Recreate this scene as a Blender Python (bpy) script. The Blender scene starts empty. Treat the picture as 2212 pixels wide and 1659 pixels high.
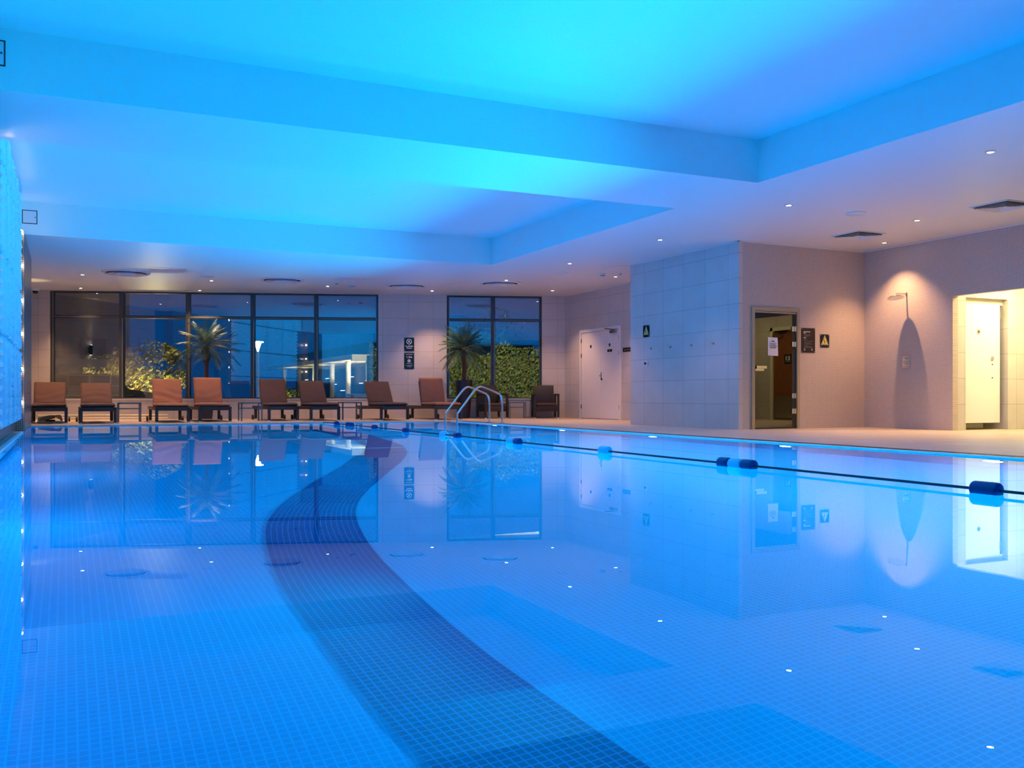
import bpy, math, random
from mathutils import Vector, Matrix
R = math.radians
random.seed(7)
SC = bpy.context.scene
COL = SC.collection

# ------------------------------------------------------------------ camera, world, exposure
cam = bpy.data.cameras.new('camera'); CAM = bpy.data.objects.new('camera', cam); COL.objects.link(CAM)
CAM.location = (0, 0, .55)
CAM.rotation_euler = (R(90), 0, R(-25.394))
cam.sensor_width = 36; cam.sensor_fit = 'HORIZONTAL'
cam.lens = 36 * 2029 / 2212
cam.shift_y = 25.9 / 2212
cam.clip_start = .02; cam.clip_end = 600
SC.camera = CAM
SC.view_settings.view_transform = 'Standard'
SC.view_settings.look = 'None'
SC.view_settings.gamma = 1
SC.view_settings.use_curve_mapping = False
SC.view_settings.exposure = 0.22
SC.cycles.use_denoising = True
SC.cycles.use_adaptive_sampling = True
SC.cycles.time_limit = 1150
SC.cycles.adaptive_threshold = .03
SC.cycles.max_bounces = 10
SC.cycles.diffuse_bounces = 4
SC.cycles.transmission_bounces = 10
SC.cycles.transparent_max_bounces = 12
SC.cycles.sample_clamp_indirect = 6
SC.cycles.caustics_refractive = True
SC.cycles.caustics_reflective = False

wd = bpy.data.worlds.new('dusk'); SC.world = wd; wd.use_nodes = True
wn = wd.node_tree.nodes; wl = wd.node_tree.links; wn.clear()
wo = wn.new('ShaderNodeOutputWorld'); wb = wn.new('ShaderNodeBackground')
tc = wn.new('ShaderNodeTexCoord'); sp = wn.new('ShaderNodeSeparateXYZ'); rp = wn.new('ShaderNodeValToRGB')
wl.new(tc.outputs['Generated'], sp.inputs[0]); wl.new(sp.outputs['Z'], rp.inputs[0]); wl.new(rp.outputs[0], wb.inputs[0]); wl.new(wb.outputs[0], wo.inputs[0])
rp.color_ramp.elements[0].position = 0.0; rp.color_ramp.elements[0].color = (.002, .055, .22, 1)
rp.color_ramp.elements[1].position = .35; rp.color_ramp.elements[1].color = (.001, .030, .13, 1)
wb.inputs[1].default_value = 1.0

# ------------------------------------------------------------------ lights
POOL_W, POOL_C = 760, (.0, .48, 1.0)
DOWN_W, DOWN_C = 96, (1.0, .56, .27)

def lamp(name, kind, loc, energy, color, parent=None, rot=(0, 0, 0), size=.05, size_y=None, angle=70, blend=.6, spread=180):
    l = bpy.data.lights.new(name, kind); o = bpy.data.objects.new(name, l); COL.objects.link(o)
    l.energy = energy; l.color = color; o.location = loc; o.rotation_euler = rot
    l.cycles.use_multiple_importance_sampling = False
    if kind == 'AREA':
        l.shape = 'RECTANGLE' if size_y else 'DISK'; l.size = size
        if size_y: l.size_y = size_y
        l.spread = R(spread)
    else:
        l.shadow_soft_size = size
    if kind == 'SPOT': l.spot_size = R(angle); l.spot_blend = blend
    if parent: o.parent = parent
    return o

# ------------------------------------------------------------------ materials
MATS = {}
def pmat(name, col, rough=.5, metal=0, spec=.5, emis=None, estr=0, noise=0, nscale=8, bump=0, bscale=60, coat=0):
    m = bpy.data.materials.new(name); m.use_nodes = True; nt = m.node_tree
    b = nt.nodes['Principled BSDF']
    b.inputs['Base Color'].default_value = (*col, 1); b.inputs['Roughness'].default_value = rough
    b.inputs['Metallic'].default_value = metal; b.inputs['Specular IOR Level'].default_value = spec
    if coat: b.inputs['Coat Weight'].default_value = coat
    if emis: b.inputs['Emission Color'].default_value = (*emis, 1); b.inputs['Emission Strength'].default_value = estr
    if noise:
        n = nt.nodes.new('ShaderNodeTexNoise'); n.inputs['Scale'].default_value = nscale; n.inputs['Detail'].default_value = 4
        t = nt.nodes.new('ShaderNodeTexCoord'); nt.links.new(t.outputs['Object'], n.inputs['Vector'])
        x = nt.nodes.new('ShaderNodeMix'); x.data_type = 'RGBA'
        x.inputs[6].default_value = (*[c * (1 - noise) for c in col], 1); x.inputs[7].default_value = (*[min(1, c * (1 + noise)) for c in col], 1)
        nt.links.new(n.outputs['Fac'], x.inputs[0]); nt.links.new(x.outputs[2], b.inputs['Base Color'])
    if bump:
        n = nt.nodes.new('ShaderNodeTexNoise'); n.inputs['Scale'].default_value = bscale; n.inputs['Detail'].default_value = 3
        t = nt.nodes.new('ShaderNodeTexCoord'); nt.links.new(t.outputs['Object'], n.inputs['Vector'])
        u = nt.nodes.new('ShaderNodeBump'); u.inputs['Strength'].default_value = bump; u.inputs['Distance'].default_value = .01
        nt.links.new(n.outputs['Fac'], u.inputs['Height']); nt.links.new(u.outputs[0], b.inputs['Normal'])
    MATS[name] = m
    return m

def tmat(name, c1, c2, grout, w, h, mortar, axes='xy', rough=.35, off=(0, 0), uv=False, noise=0, nscale=3, spec=.5, goffset=0.0):
    """grid of tiles w x h metres on the plane of the two named object axes"""
    m = bpy.data.materials.new(name); m.use_nodes = True; nt = m.node_tree; N = nt.nodes; L = nt.links
    b = N['Principled BSDF']; b.inputs['Roughness'].default_value = rough; b.inputs['Specular IOR Level'].default_value = spec
    t = N.new('ShaderNodeTexCoord'); s = N.new('ShaderNodeSeparateXYZ'); c = N.new('ShaderNodeCombineXYZ')
    L.new(t.outputs['UV' if uv else 'Object'], s.inputs[0])
    for k, a in enumerate(axes):
        ad = N.new('ShaderNodeMath'); ad.operation = 'ADD'; ad.inputs[1].default_value = off[k] + 50 * (w if k == 0 else h)
        L.new(s.outputs['xyz'.index(a)], ad.inputs[0]); L.new(ad.outputs[0], c.inputs[k])
    br = N.new('ShaderNodeTexBrick'); br.offset = goffset; br.squash = 1
    br.inputs['Scale'].default_value = 1; br.inputs['Brick Width'].default_value = w; br.inputs['Row Height'].default_value = h
    br.inputs['Mortar Size'].default_value = mortar; br.inputs['Mortar Smooth'].default_value = .1; br.inputs['Bias'].default_value = 0
    br.inputs['Color1'].default_value = (*c1, 1); br.inputs['Color2'].default_value = (*c2, 1); br.inputs['Mortar'].default_value = (*grout, 1)
    L.new(c.outputs[0], br.inputs['Vector'])
    if noise:
        n = N.new('ShaderNodeTexNoise'); n.inputs['Scale'].default_value = nscale; n.inputs['Detail'].default_value = 5
        L.new(c.outputs[0], n.inputs['Vector'])
        mr = N.new('ShaderNodeMapRange'); mr.inputs[3].default_value = 1 - noise; mr.inputs[4].default_value = 1 + noise
        L.new(n.outputs['Fac'], mr.inputs[0])
        x = N.new('ShaderNodeMix'); x.data_type = 'RGBA'; x.blend_type = 'MULTIPLY'; x.inputs[0].default_value = 1
        L.new(br.outputs['Color'], x.inputs[6]); L.new(mr.outputs[0], x.inputs[7]); L.new(x.outputs[2], b.inputs['Base Color'])
    else:
        L.new(br.outputs['Color'], b.inputs['Base Color'])
    MATS[name] = m
    return m

M = MATS
pmat('plaster', (.80, .79, .77), .42, spec=.35, bump=.05, bscale=25)
pmat('white_paint', (.80, .78, .78), .4)
pmat('door_white', (.82, .78, .80), .35)
TC1, TC2, TG = (.60, .55, .53), (.57, .525, .505), (.40, .365, .345)
tmat('tile_x', TC1, TC2, TG, .62, .415, .005, 'xz', .38, noise=.10)
tmat('tile_y', TC1, TC2, TG, .63, .415, .005, 'yz', .38, off=(.0, 0), noise=.10)
tmat('tile_far', TC1, TC2, TG, .63, .415, .005, 'xz', .38, off=(.26, 0), noise=.10)
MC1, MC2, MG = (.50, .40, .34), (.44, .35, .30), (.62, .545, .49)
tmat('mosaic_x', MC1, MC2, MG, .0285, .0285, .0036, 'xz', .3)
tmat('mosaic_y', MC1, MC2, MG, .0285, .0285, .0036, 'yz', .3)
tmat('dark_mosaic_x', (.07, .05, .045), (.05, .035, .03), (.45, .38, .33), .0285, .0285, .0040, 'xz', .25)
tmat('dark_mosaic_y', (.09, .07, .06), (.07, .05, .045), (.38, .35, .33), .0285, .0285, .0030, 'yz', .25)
tmat('deck', (.58, .46, .38), (.52, .41, .34), (.35, .28, .23), .6, .6, .005, 'xy', .42, noise=.18, nscale=4)
PC1, PC2, PG = (.012, .31, .56), (.010, .285, .53), (.03, .42, .66)
tmat('pool_tile', PC1, PC2, PG, .0292, .0292, .0030, 'xy', .5)
tmat('pool_tile_x', PC1, PC2, PG, .0292, .0292, .0030, 'xz', .5)
tmat('pool_tile_y', PC1, PC2, PG, .0292, .0292, .0030, 'yz', .5)
tmat('band_tile', (.001, .010, .13), (.001, .008, .11), (.015, .16, .46), .0292, .0292, .0026, 'xy', .5, uv=True)
pmat('near_slate', (.05, .05, .055), .6)
pmat('lip', (.85, .87, .88), .3)
pmat('grate', (.10, .12, .13), .4)
pmat('dark_gap', (.02, .02, .025), .6)
pmat('alu', (.055, .065, .075), .45, metal=.3)
pmat('alu_edge', (.30, .28, .26), .4, metal=.5)
pmat('chrome', (.82, .82, .84), .12, metal=1)
pmat('steel', (.62, .60, .58), .25, metal=1)
pmat('wicker', (.030, .024, .024), .5, bump=.6, bscale=90)
pmat('cushion_dark', (.055, .026, .024), .85, noise=.18, nscale=6, bump=.3, bscale=9)
pmat('cushion', (.105, .045, .030), .85, noise=.18, nscale=6, bump=.35, bscale=9)
pmat('cushion_brown', (.24, .090, .045), .85, noise=.15, nscale=6, bump=.25, bscale=9)
pmat('foot_cap', (.85, .85, .85), .3)
pmat('table_metal', (.16, .18, .21), .4, metal=.4)
pmat('pot_black', (.018, .020, .024), .45, bump=.9, bscale=40)
pmat('bark', (.10, .050, .042), .9, noise=.5, nscale=40, bump=1, bscale=60)
pmat('frond', (.045, .14, .10), .5, noise=.4, nscale=12)
pmat('rachis', (.26, .24, .14), .6)
pmat('sign_black', (.008, .007, .012), .25)
pmat('sign_brown', (.018, .008, .007), .3)
pmat('letter', (.80, .84, .88), .5)
pmat('letter_dim', (.32, .29, .27), .5)
pmat('sign_yellow', (.88, .70, .03), .45)
pmat('disc_blue', (.01, .05, .13), .35)
pmat('paper', (.88, .87, .90), .6)
pmat('wood_door', (.23, .075, .028), .4, noise=.35, nscale=5)
pmat('timber_frame', (.42, .32, .19), .45)
pmat('cream_frame', (.80, .78, .60), .45)
pmat('diffuser_white', (.72, .74, .76), .4)
pmat('rope', (.02, .03, .05), .7)
pmat('float_blue', (.004, .02, .15), .35)
pmat('float_pale', (.30, .66, .85), .35)
pmat('wave_white', (.74, .80, .83), .5)
pmat('cream_plastic', (.80, .74, .56), .5)
pmat('dark_rubber', (.02, .02, .025), .6)
pmat('lens', (.9, .9, .9), .3, emis=(1, .80, .62), estr=45)
pmat('bulb', (1, .9, .8), .3, emis=(1, .80, .55), estr=32)
pmat('pool_lens', (.9, 1, 1), .3, emis=(.45, .92, 1), estr=70)
pmat('asphalt', (.05, .055, .06), .8)
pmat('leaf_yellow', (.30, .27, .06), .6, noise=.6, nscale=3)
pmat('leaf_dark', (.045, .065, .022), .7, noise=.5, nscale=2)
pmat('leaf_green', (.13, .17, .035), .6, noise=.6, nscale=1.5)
pmat('canopy_cream', (.60, .56, .40), .6)
pmat('column_cream', (.62, .60, .48), .6)
pmat('dark_glass', (.01, .025, .04), .15)
pmat('post_grey', (.40, .45, .48), .4)
pmat('lamp_glow', (1, 1, 1), .3, emis=(1, .95, .8), estr=12)
pmat('small_glow', (1, 1, 1), .3, emis=(.75, .9, 1), estr=3)
pmat('rail_cream', (.40, .38, .28), .5)
pmat('car_paint', (.10, .13, .17), .25, metal=.3)
pmat('flag_red', (.35, .04, .08), .5)

def glass_mat(name, tint, ior, rough=0.0, dens=1.0):
    m = bpy.data.materials.new(name); m.use_nodes = True; N = m.node_tree.nodes; L = m.node_tree.links; N.clear()
    o = N.new('ShaderNodeOutputMaterial'); mx = N.new('ShaderNodeMixShader'); tr = N.new('ShaderNodeBsdfTransparent'); gl = N.new('ShaderNodeBsdfGlossy')
    fr = N.new('ShaderNodeFresnel'); fr.inputs[0].default_value = ior; tr.inputs[0].default_value = (*tint, 1); gl.inputs['Roughness'].default_value = rough
    L.new(fr.outputs[0], mx.inputs[0]); L.new(tr.outputs[0], mx.inputs[1]); L.new(gl.outputs[0], mx.inputs[2]); L.new(mx.outputs[0], o.inputs[0])
    MATS[name] = m; return m
glass_mat('window_glass', (.82, .84, .84), 2.5)
glass_mat('smoked_glass', (.30, .28, .24), 2.0)
glass_mat('clear_glass', (.9, .9, .9), 1.5)
wm = bpy.data.materials.new('water'); wm.use_nodes = True; N = wm.node_tree.nodes; L = wm.node_tree.links; N.clear()
o = N.new('ShaderNodeOutputMaterial'); mx = N.new('ShaderNodeMixShader'); g = N.new('ShaderNodeBsdfRefraction'); gl = N.new('ShaderNodeBsdfGlossy'); fr = N.new('ShaderNodeFresnel')
g.inputs['IOR'].default_value = 1.333; g.inputs['Roughness'].default_value = 0; g.inputs['Color'].default_value = (.97, 1, 1, 1); fr.inputs[0].default_value = 1.333
gl.inputs['Roughness'].default_value = 0; gl.inputs['Color'].default_value = (.72, .93, 1, 1)  # blue put into the reflection colour to weaken warm wall reflections
L.new(fr.outputs[0], mx.inputs[0]); L.new(g.outputs[0], mx.inputs[1]); L.new(gl.outputs[0], mx.inputs[2]); L.new(mx.outputs[0], o.inputs[0]); MATS['water'] = wm

# ------------------------------------------------------------------ mesh helpers
class MB:
    def __init__(s): s.v = []; s.f = []; s.uv = {}; s.sm = []
    def add(s, vs, fs, smooth=False):
        k = len(s.v); s.v += [tuple(p) for p in vs]
        for f in fs: s.f.append(tuple(i + k for i in f)); s.sm.append(smooth)
        return s
    def box(s, x0, x1, y0, y1, z0, z1, mat=None):
        vs = [Vector(p) for p in ((x0, y0, z0), (x1, y0, z0), (x1, y1, z0), (x0, y1, z0), (x0, y0, z1), (x1, y0, z1), (x1, y1, z1), (x0, y1, z1))]
        if mat is not None: vs = [mat @ p for p in vs]
        return s.add(vs, [(0, 3, 2, 1), (4, 5, 6, 7), (0, 1, 5, 4), (1, 2, 6, 5), (2, 3, 7, 6), (3, 0, 4, 7)])
    def rbox(s, x0, x1, y0, y1, z0, z1, r=.02, n=4, mat=None):
        """box with rounded edges (rounded in plan, softened in section)"""
        prof = []
        for a, (cx, cy) in zip((0, 90, 180, 270), ((x1 - r, y1 - r), (x0 + r, y1 - r), (x0 + r, y0 + r), (x1 - r, y0 + r))):
            for k in range(n + 1):
                t = R(a + 90 * k / n); prof.append((cx, cy, math.cos(t), math.sin(t)))
        m = len(prof); vs = []; fs = []
        lv = [(z0, 0), (z0 + r * .3, .7), (z0 + r, 1), (z1 - r, 1), (z1 - r * .3, .7), (z1, 0)]
        for z, q in lv:
            for cx, cy, c, d in prof: vs.append(Vector((cx + c * r * q, cy + d * r * q, z)))
        for j in range(len(lv) - 1):
            for i in range(m): fs.append((j * m + i, j * m + (i + 1) % m, (j + 1) * m + (i + 1) % m, (j + 1) * m + i))
        fs.append(tuple(range(m))[::-1]); fs.append(tuple((len(lv) - 1) * m + i for i in range(m)))
        if mat is not None: vs = [mat @ p for p in vs]
        return s.add(vs, fs, True)
    def tube(s, pts, r, n=10, cap=True):
        pts = [Vector(p) for p in pts]; rr = r if isinstance(r, (list, tuple)) else [r] * len(pts)
        vs = []; fs = []; up = None
        for i, p in enumerate(pts):
            t = ((pts[min(i + 1, len(pts) - 1)] - p).normalized() + (p - pts[max(i - 1, 0)]).normalized()).normalized()
            if up is None:
                up = t.orthogonal().normalized()
            up = (up - t * up.dot(t)).normalized(); sd = t.cross(up)
            for k in range(n):
                a = 2 * math.pi * k / n; vs.append(p + (up * math.cos(a) + sd * math.sin(a)) * rr[i])
        for i in range(len(pts) - 1):
            for k in range(n): fs.append((i * n + k, i * n + (k + 1) % n, (i + 1) * n + (k + 1) % n, (i + 1) * n + k))
        if cap: fs.append(tuple(range(n))[::-1]); fs.append(tuple((len(pts) - 1) * n + k for k in range(n)))
        return s.add(vs, fs, True)
    def lathe(s, prof, n=32, o=(0, 0, 0), axis='z', smooth=True):
        vs = []; fs = []; o = Vector(o)
        for r, z in prof:
            for k in range(n):
                a = 2 * math.pi * k / n; x, y = r * math.cos(a), r * math.sin(a)
                p = {'z': (x, y, z), 'y': (x, z, y), 'x': (z, x, y)}[axis]
                vs.append(o + Vector(p))
        for j in range(len(prof) - 1):
            for k in range(n): fs.append((j * n + k, j * n + (k + 1) % n, (j + 1) * n + (k + 1) % n, (j + 1) * n + k))
        fs.append(tuple(range(n))[::-1]); fs.append(tuple((len(prof) - 1) * n + k for k in range(n)))
        return s.add(vs, fs, smooth)
    def poly(s, pts, z=None):
        return s.add([(p[0], p[1], z) if z is not None else p for p in pts], [tuple(range(len(pts)))])
    def prism(s, pts, axis, a0, a1):
        """polygon pts (two coords) extruded along axis from a0 to a1"""
        def mk(p, a): return {'x': (a, p[0], p[1]), 'y': (p[0], a, p[1]), 'z': (p[0], p[1], a)}[axis]
        n = len(pts)
        return s.add([mk(p, a0) for p in pts] + [mk(p, a1) for p in pts],
                     [tuple(range(n))[::-1], tuple(range(n, 2 * n))] + [(i, (i + 1) % n, n + (i + 1) % n, n + i) for i in range(n)])
    def build(s, name, mat, parent=None, loc=None, rz=None):
        me = bpy.data.meshes.new(name); me.from_pydata(s.v, [], s.f); me.update()
        for p, q in zip(me.polygons, s.sm): p.use_smooth = q
        if any(s.sm):
            try: me.set_sharp_from_angle(angle=R(40))
            except Exception: pass
        o = bpy.data.objects.new(name, me); COL.objects.link(o); me.materials.append(M[mat])
        if parent is not None: o.parent = parent
        if loc is not None: o.location = loc
        if rz is not None: o.rotation_euler = (0, 0, rz)
        return o

def tag(o, label, cat, group=None, kind=None):
    o['label'] = label
    if cat: o['category'] = cat
    if group: o['group'] = group
    if kind: o['kind'] = kind
    return o
def thing(name, label, cat, loc=(0, 0, 0), rz=0, group=None):
    o = bpy.data.objects.new(name, None); COL.objects.link(o); o.location = loc; o.rotation_euler = (0, 0, rz); o.empty_display_size = .1
    return tag(o, label, cat, group)
def struct(o): o['kind'] = 'structure'; return o
def children(o): return [c for c in bpy.data.objects if c.parent == o]
def copy_tree(o, parent=None):
    c = o.copy(); COL.objects.link(c); c.parent = parent
    for ch in children(o): copy_tree(ch, c)
    return c
def text(txt, size, mat, parent, mtx, name='lettering', align='CENTER', depth=.0006, bold=0):
    cu = bpy.data.curves.new(name, 'FONT'); cu.body = txt; cu.size = size; cu.align_x = align; cu.align_y = 'CENTER'; cu.extrude = depth; cu.resolution_u = 3; cu.offset = bold; cu.space_line = 1.05
    t = bpy.data.objects.new(name, cu); COL.objects.link(t)
    me = bpy.data.meshes.new_from_object(t)
    bpy.data.objects.remove(t); bpy.data.curves.remove(cu)
    me.transform(mtx); me.materials.clear(); me.materials.append(M[mat])
    o = bpy.data.objects.new(name, me); COL.objects.link(o); o.parent = parent
    return o

# ------------------------------------------------------------------ the setting
ZC, ZT = 3.10, 3.615
def wy(x): return 21.07 + (11.48 - x) * .34365          # far wall line
FA = Vector((-.36, 25.138, 0)); FE = Vector((.9457, -.3250, 0)); FROT = math.atan2(-.3250, .9457)

# pool basin
PX0, PX1, PY0, PY1, PD = -.60, 7.60, .30, 19.15, -1.20
struct(MB().box(PX0 - .1, PX1 + .1, PY0 - .1, PY1 + .1, PD - .1, PD).build('floor_pool', 'pool_tile'))
struct(MB().box(PX0 - .1, PX0, PY0, PY1, PD, -.03).build('wall_pool_left', 'pool_tile_y'))
struct(MB().box(PX1, PX1 + .04, PY0, PY1, PD, -.03).build('wall_pool_right', 'pool_tile_y'))
struct(MB().box(PX0 - .1, PX1 + .1, PY1, PY1 + .1, PD, -.02).build('wall_pool_far', 'pool_tile_x'))
struct(MB().box(PX0 - .1, PX1 + .1, PY0 - .1, PY0, PD, -.02).build('wall_pool_near', 'pool_tile_x'))
wat = MB().poly([(PX0, PY0), (PX1, PY0), (PX1, PY1), (PX0, PY1)], -.012).build('pool_water', 'water')
tag(wat, 'clear still blue water filling the swimming pool', 'water', kind='stuff')

# winding dark blue band laid in the pool floor
BL = [(3.80, 19.1), (3.90, 17.9), (3.94, 16.35), (3.82, 14.58), (3.66, 13.13), (3.49, 11.88), (3.38, 11.48), (3.14, 10.63), (2.94, 10.1), (2.63, 9.39), (2.32, 8.62), (1.93, 7.75), (1.61, 7.01), (1.37, 6.45), (1.18, 5.95), (1.04, 5.48), (.95, 5.03), (.89, 4.61), (.845, 4.19), (.825, 3.77), (.83, 3.29), (.85, 2.81), (.90, 2.43), (.99, 1.9), (1.10, 1.3), (1.2, .8), (1.3, .31)]
BR = [(4.28, 19.1), (4.50, 18.1), (4.52, 16.85), (4.42, 15.21), (4.27, 13.91), (4.08, 12.6), (3.90, 11.5), (3.72, 10.87), (3.52, 10.2), (3.30, 9.62), (3.0, 8.89), (2.70, 8.23), (2.37, 7.5), (2.02, 6.73), (1.80, 6.2), (1.66, 5.8), (1.55, 5.39), (1.45, 4.9), (1.38, 4.42), (1.345, 3.98), (1.325, 3.5), (1.33, 3.1), (1.36, 2.75), (1.44, 2.17), (1.54, 1.6), (1.66, .9), (1.78, .31)]
def resample(P, n):
    """Catmull-Rom through P, n+1 even samples by arc length"""
    P = [Vector((a, b, 0)) for a, b in P]; out = []
    for i in range(len(P) - 1):
        p0, p1, p2, p3 = P[max(i - 1, 0)], P[i], P[i + 1], P[min(i + 2, len(P) - 1)]
        for k in range(12):
            t = k / 12; out.append(.5 * ((2 * p1) + (p2 - p0) * t + (2 * p0 - 5 * p1 + 4 * p2 - p3) * t * t + (3 * p1 - p0 - 3 * p2 + p3) * t ** 3))
    out.append(P[-1]); acc = [0]
    for a, b in zip(out, out[1:]): acc.append(acc[-1] + (b - a).length)
    res = []; j = 0
    for k in range(n + 1):
        s_ = acc[-1] * k / n
        while j < len(acc) - 2 and acc[j + 1] < s_: j += 1
        t = (s_ - acc[j]) / max(1e-9, acc[j + 1] - acc[j]); res.append(out[j].lerp(out[j + 1], t))
    return res, acc[-1]
NB = 220
la, ll = resample(BL, NB); ra, rl = resample(BR, NB)
vs = []; fs = []; uvs = []
for k in range(NB + 1):
    u = (ll + rl) / 2 * k / NB
    vs += [(la[k].x, la[k].y, PD + .003), (ra[k].x, ra[k].y, PD + .003)]; uvs += [(u, 0), (u, .496)]
for k in range(NB):
    cy = (la[k].y + ra[k].y) / 2
    if 11.02 < cy < 11.20: continue                     # pale strip of tile that crosses the band
    fs.append((2 * k, 2 * k + 1, 2 * k + 3, 2 * k + 2))
me = bpy.data.meshes.new('trim_pool_band'); me.from_pydata(vs, [], fs); me.update()
ul = me.uv_layers.new(name='UVMap')
for lp in me.loops: ul.data[lp.index].uv = uvs[lp.vertex_index]
me.materials.append(M['band_tile']); bo = bpy.data.objects.new('trim_pool_band', me); COL.objects.link(bo); struct(bo)

# deck
fl = MB()
fl.box(7.90, 15.3, -1.6, 20.5, -.12, 0)
fl.box(-2.2, 7.90, PY1 + .06, 20.5, -.12, 0)
fl.box(-2.2, 7.90, -1.6, PY0 - .06, -.12, 0)
fl.box(-2.2, -.66, PY0 - .06, PY1 + .06, -.12, 0)
fl.prism([(-2.2, 20.5), (13.3, 20.5), (-2.2, wy(-2.2) + .2)], 'z', -.12, 0)
struct(fl.build('floor', 'deck'))
tr = MB()                                                 # pale lips of the overflow channel
tr.box(PX1, PX1 + .055, PY0, PY1, -.03, .004); tr.box(PX0 - .045, PX0, PY0, 16.4, -.03, .004)
struct(tr.build('trim_1', 'lip'))
struct(MB().box(PX0 - .1, PX1 + .1, PY1 - .0, PY1 + .06, -.03, .001).build('trim_2', 'deck'))
struct(MB().box(PX0 - .1, PX1 + .1, PY0 - .06, PY0, -.03, .001).build('trim_3', 'deck'))
gr = MB()
y = PY0
while y < PY1 + .05:
    gr.box(7.665, 7.895, y, y + .022, -.018, .001); y += .04
gr.box(7.655, 7.672, PY0, PY1 + .06, -.06, .001); gr.box(7.888, 7.902, PY0, PY1 + .06, -.06, .001)
tag(gr.build('overflow_grate', 'grate'), 'long dark slatted overflow grate along the right side of the pool', 'drain grate')
struct(MB().box(7.655, 7.90, PY0 - .06, PY1 + .06, -.14, -.06).build('floor_channel', 'dark_gap'))

# ceiling with two coffers
CX0, CX1 = -.66, 7.475
ce = MB()
ce.box(CX1, 15.3, -1.6, 20.5, ZC, ZC + .06)
for y0, y1 in ((-1.6, 2.8), (16.67, 20.5)): ce.box(-2.2, CX1, y0, y1, ZC, ZC + .06)
ce.box(-2.2, CX1, 8.89, 10.58, ZC, ZC + .06)
ce.prism([(-2.2, 20.5), (13.3, 20.5), (-2.2, wy(-2.2) + .12)], 'z', ZC, ZC + .06)
for y0, y1 in ((2.8, 8.89), (10.58, 16.67)):
    ce.box(CX0 - .1, CX1 + .1, y0 - .1, y1 + .1, ZT, ZT + .06)
    ce.box(CX1, CX1 + .05, y0, y1, ZC + .06, ZT); ce.box(CX0, CX1, y0 - .05, y0, ZC + .06, ZT); ce.box(CX0, CX1, y1, y1 + .05, ZC + .06, ZT)
struct(ce.build('ceiling', 'plaster'))
struct(MB().box(-2.6, 15.7, -2, 26.5, 3.72, 3.9).build('ceiling_roof', 'plaster'))  # unseen slab added over the coffers to keep outside light out
# pale shadow-gap trim where the ceiling meets the right-hand walls
tr = MB()
for a in ((9.94, 9.97, 12.30, 15.5), (9.94, 12.75, 12.30, 12.33), (12.72, 12.75, -1.5, 12.33), (11.46, 11.49, 15.5, 21.05)):
    tr.box(*a, ZC - .018, ZC - .002)
struct(tr.build('trim_4', 'white_paint'))

# left wall: mosaic piers and recessed bays that hold the wave panels
struct(MB().box(-.90, -.72, -1.6, 16.4, -.05, ZT).build('wall_left', 'dark_mosaic_y'))
pier = MB(); pier.box(-.90, -.585, 16.40, 19.66, -.03, ZC)
pier.box(-.90, -.585, 8.9, 10.25, -.03, ZC)
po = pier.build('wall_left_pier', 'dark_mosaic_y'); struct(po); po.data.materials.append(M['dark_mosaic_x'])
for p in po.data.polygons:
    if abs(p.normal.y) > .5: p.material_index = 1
struct(MB().box(-.90, -.70, 2.7, 16.8, ZC, ZT).build('wall_left_upper', 'plaster'))
vs = []; fs = []; ny, nz = 100, 240
for j in range(nz + 1):
    for i in range(ny + 1):
        y = 2.9 + 5.9 * i / ny; z = .2 + 3.36 * j / nz
        vs.append((-.636 + .020 * math.sin(2 * math.pi * (z + .11 * math.sin(2 * math.pi * y / 1.05)) / .125), y, z))
for j in range(nz):
    for i in range(ny): a = j * (ny + 1) + i; fs.append((a, a + 1, a + ny + 2, a + ny + 1))
m_ = MB(); m_.add(vs, fs, True); struct(m_.build('wall_left_waves', 'wave_white'))
struct(MB().box(-.95, -.80, 20.25, 25.5, 0, ZC).build('wall_alcove', 'tile_y'))
struct(MB().box(-1.3, -1.2, 19.66, 20.25, 0, ZC).build('wall_alcove_recess', 'dark_mosaic_y'))
struct(MB().box(-2.3, 15.3, -1.7, -1.6, 0, ZC).build('wall_near', 'near_slate'))

# right-hand walls
struct(MB().box(9.97, 10.05, 12.33, 15.5, 0, ZC).build('wall_blue_block', 'tile_y'))
struct(MB().box(9.97, 11.6, 15.5, 15.6, 0, ZC).build('wall_blue_block_back', 'tile_x'))
w = MB(); w.box(10.05, 10.25, 12.33, 12.45, 0, ZC); w.box(11.235, 12.90, 12.33, 12.45, 0, ZC); w.box(10.25, 11.235, 12.33, 12.45, 2.0, ZC)
struct(w.build('wall_steam_room', 'mosaic_x'))
w = MB(); w.box(12.75, 12.87, 10.5, 12.33, 0, ZC); w.box(12.75, 12.87, -1.6, 7.6, 0, ZC); w.box(12.75, 12.87, 7.6, 10.5, 2.14, ZC)
struct(w.build('wall_right', 'mosaic_y'))
w = MB(); w.box(11.49, 11.60, 15.6, 18.37, 0, ZC); w.box(11.49, 11.60, 20.27, 21.3, 0, ZC); w.box(11.49, 11.60, 18.37, 20.27, 2.17, ZC)
struct(w.build('wall_recess', 'tile_y'))
struct(MB().box(11.60, 12.6, 18.2, 20.5, -.02, ZC).build('wall_recess_back', 'white_paint'))
# steam room behind the glass door
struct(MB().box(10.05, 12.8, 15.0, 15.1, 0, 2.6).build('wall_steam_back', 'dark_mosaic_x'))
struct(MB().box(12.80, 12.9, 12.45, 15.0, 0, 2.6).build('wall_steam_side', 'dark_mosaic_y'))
struct(MB().box(10.05, 12.8, 12.45, 15.0, 2.5, 2.6).build('ceiling_steam', 'dark_gap'))

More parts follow.
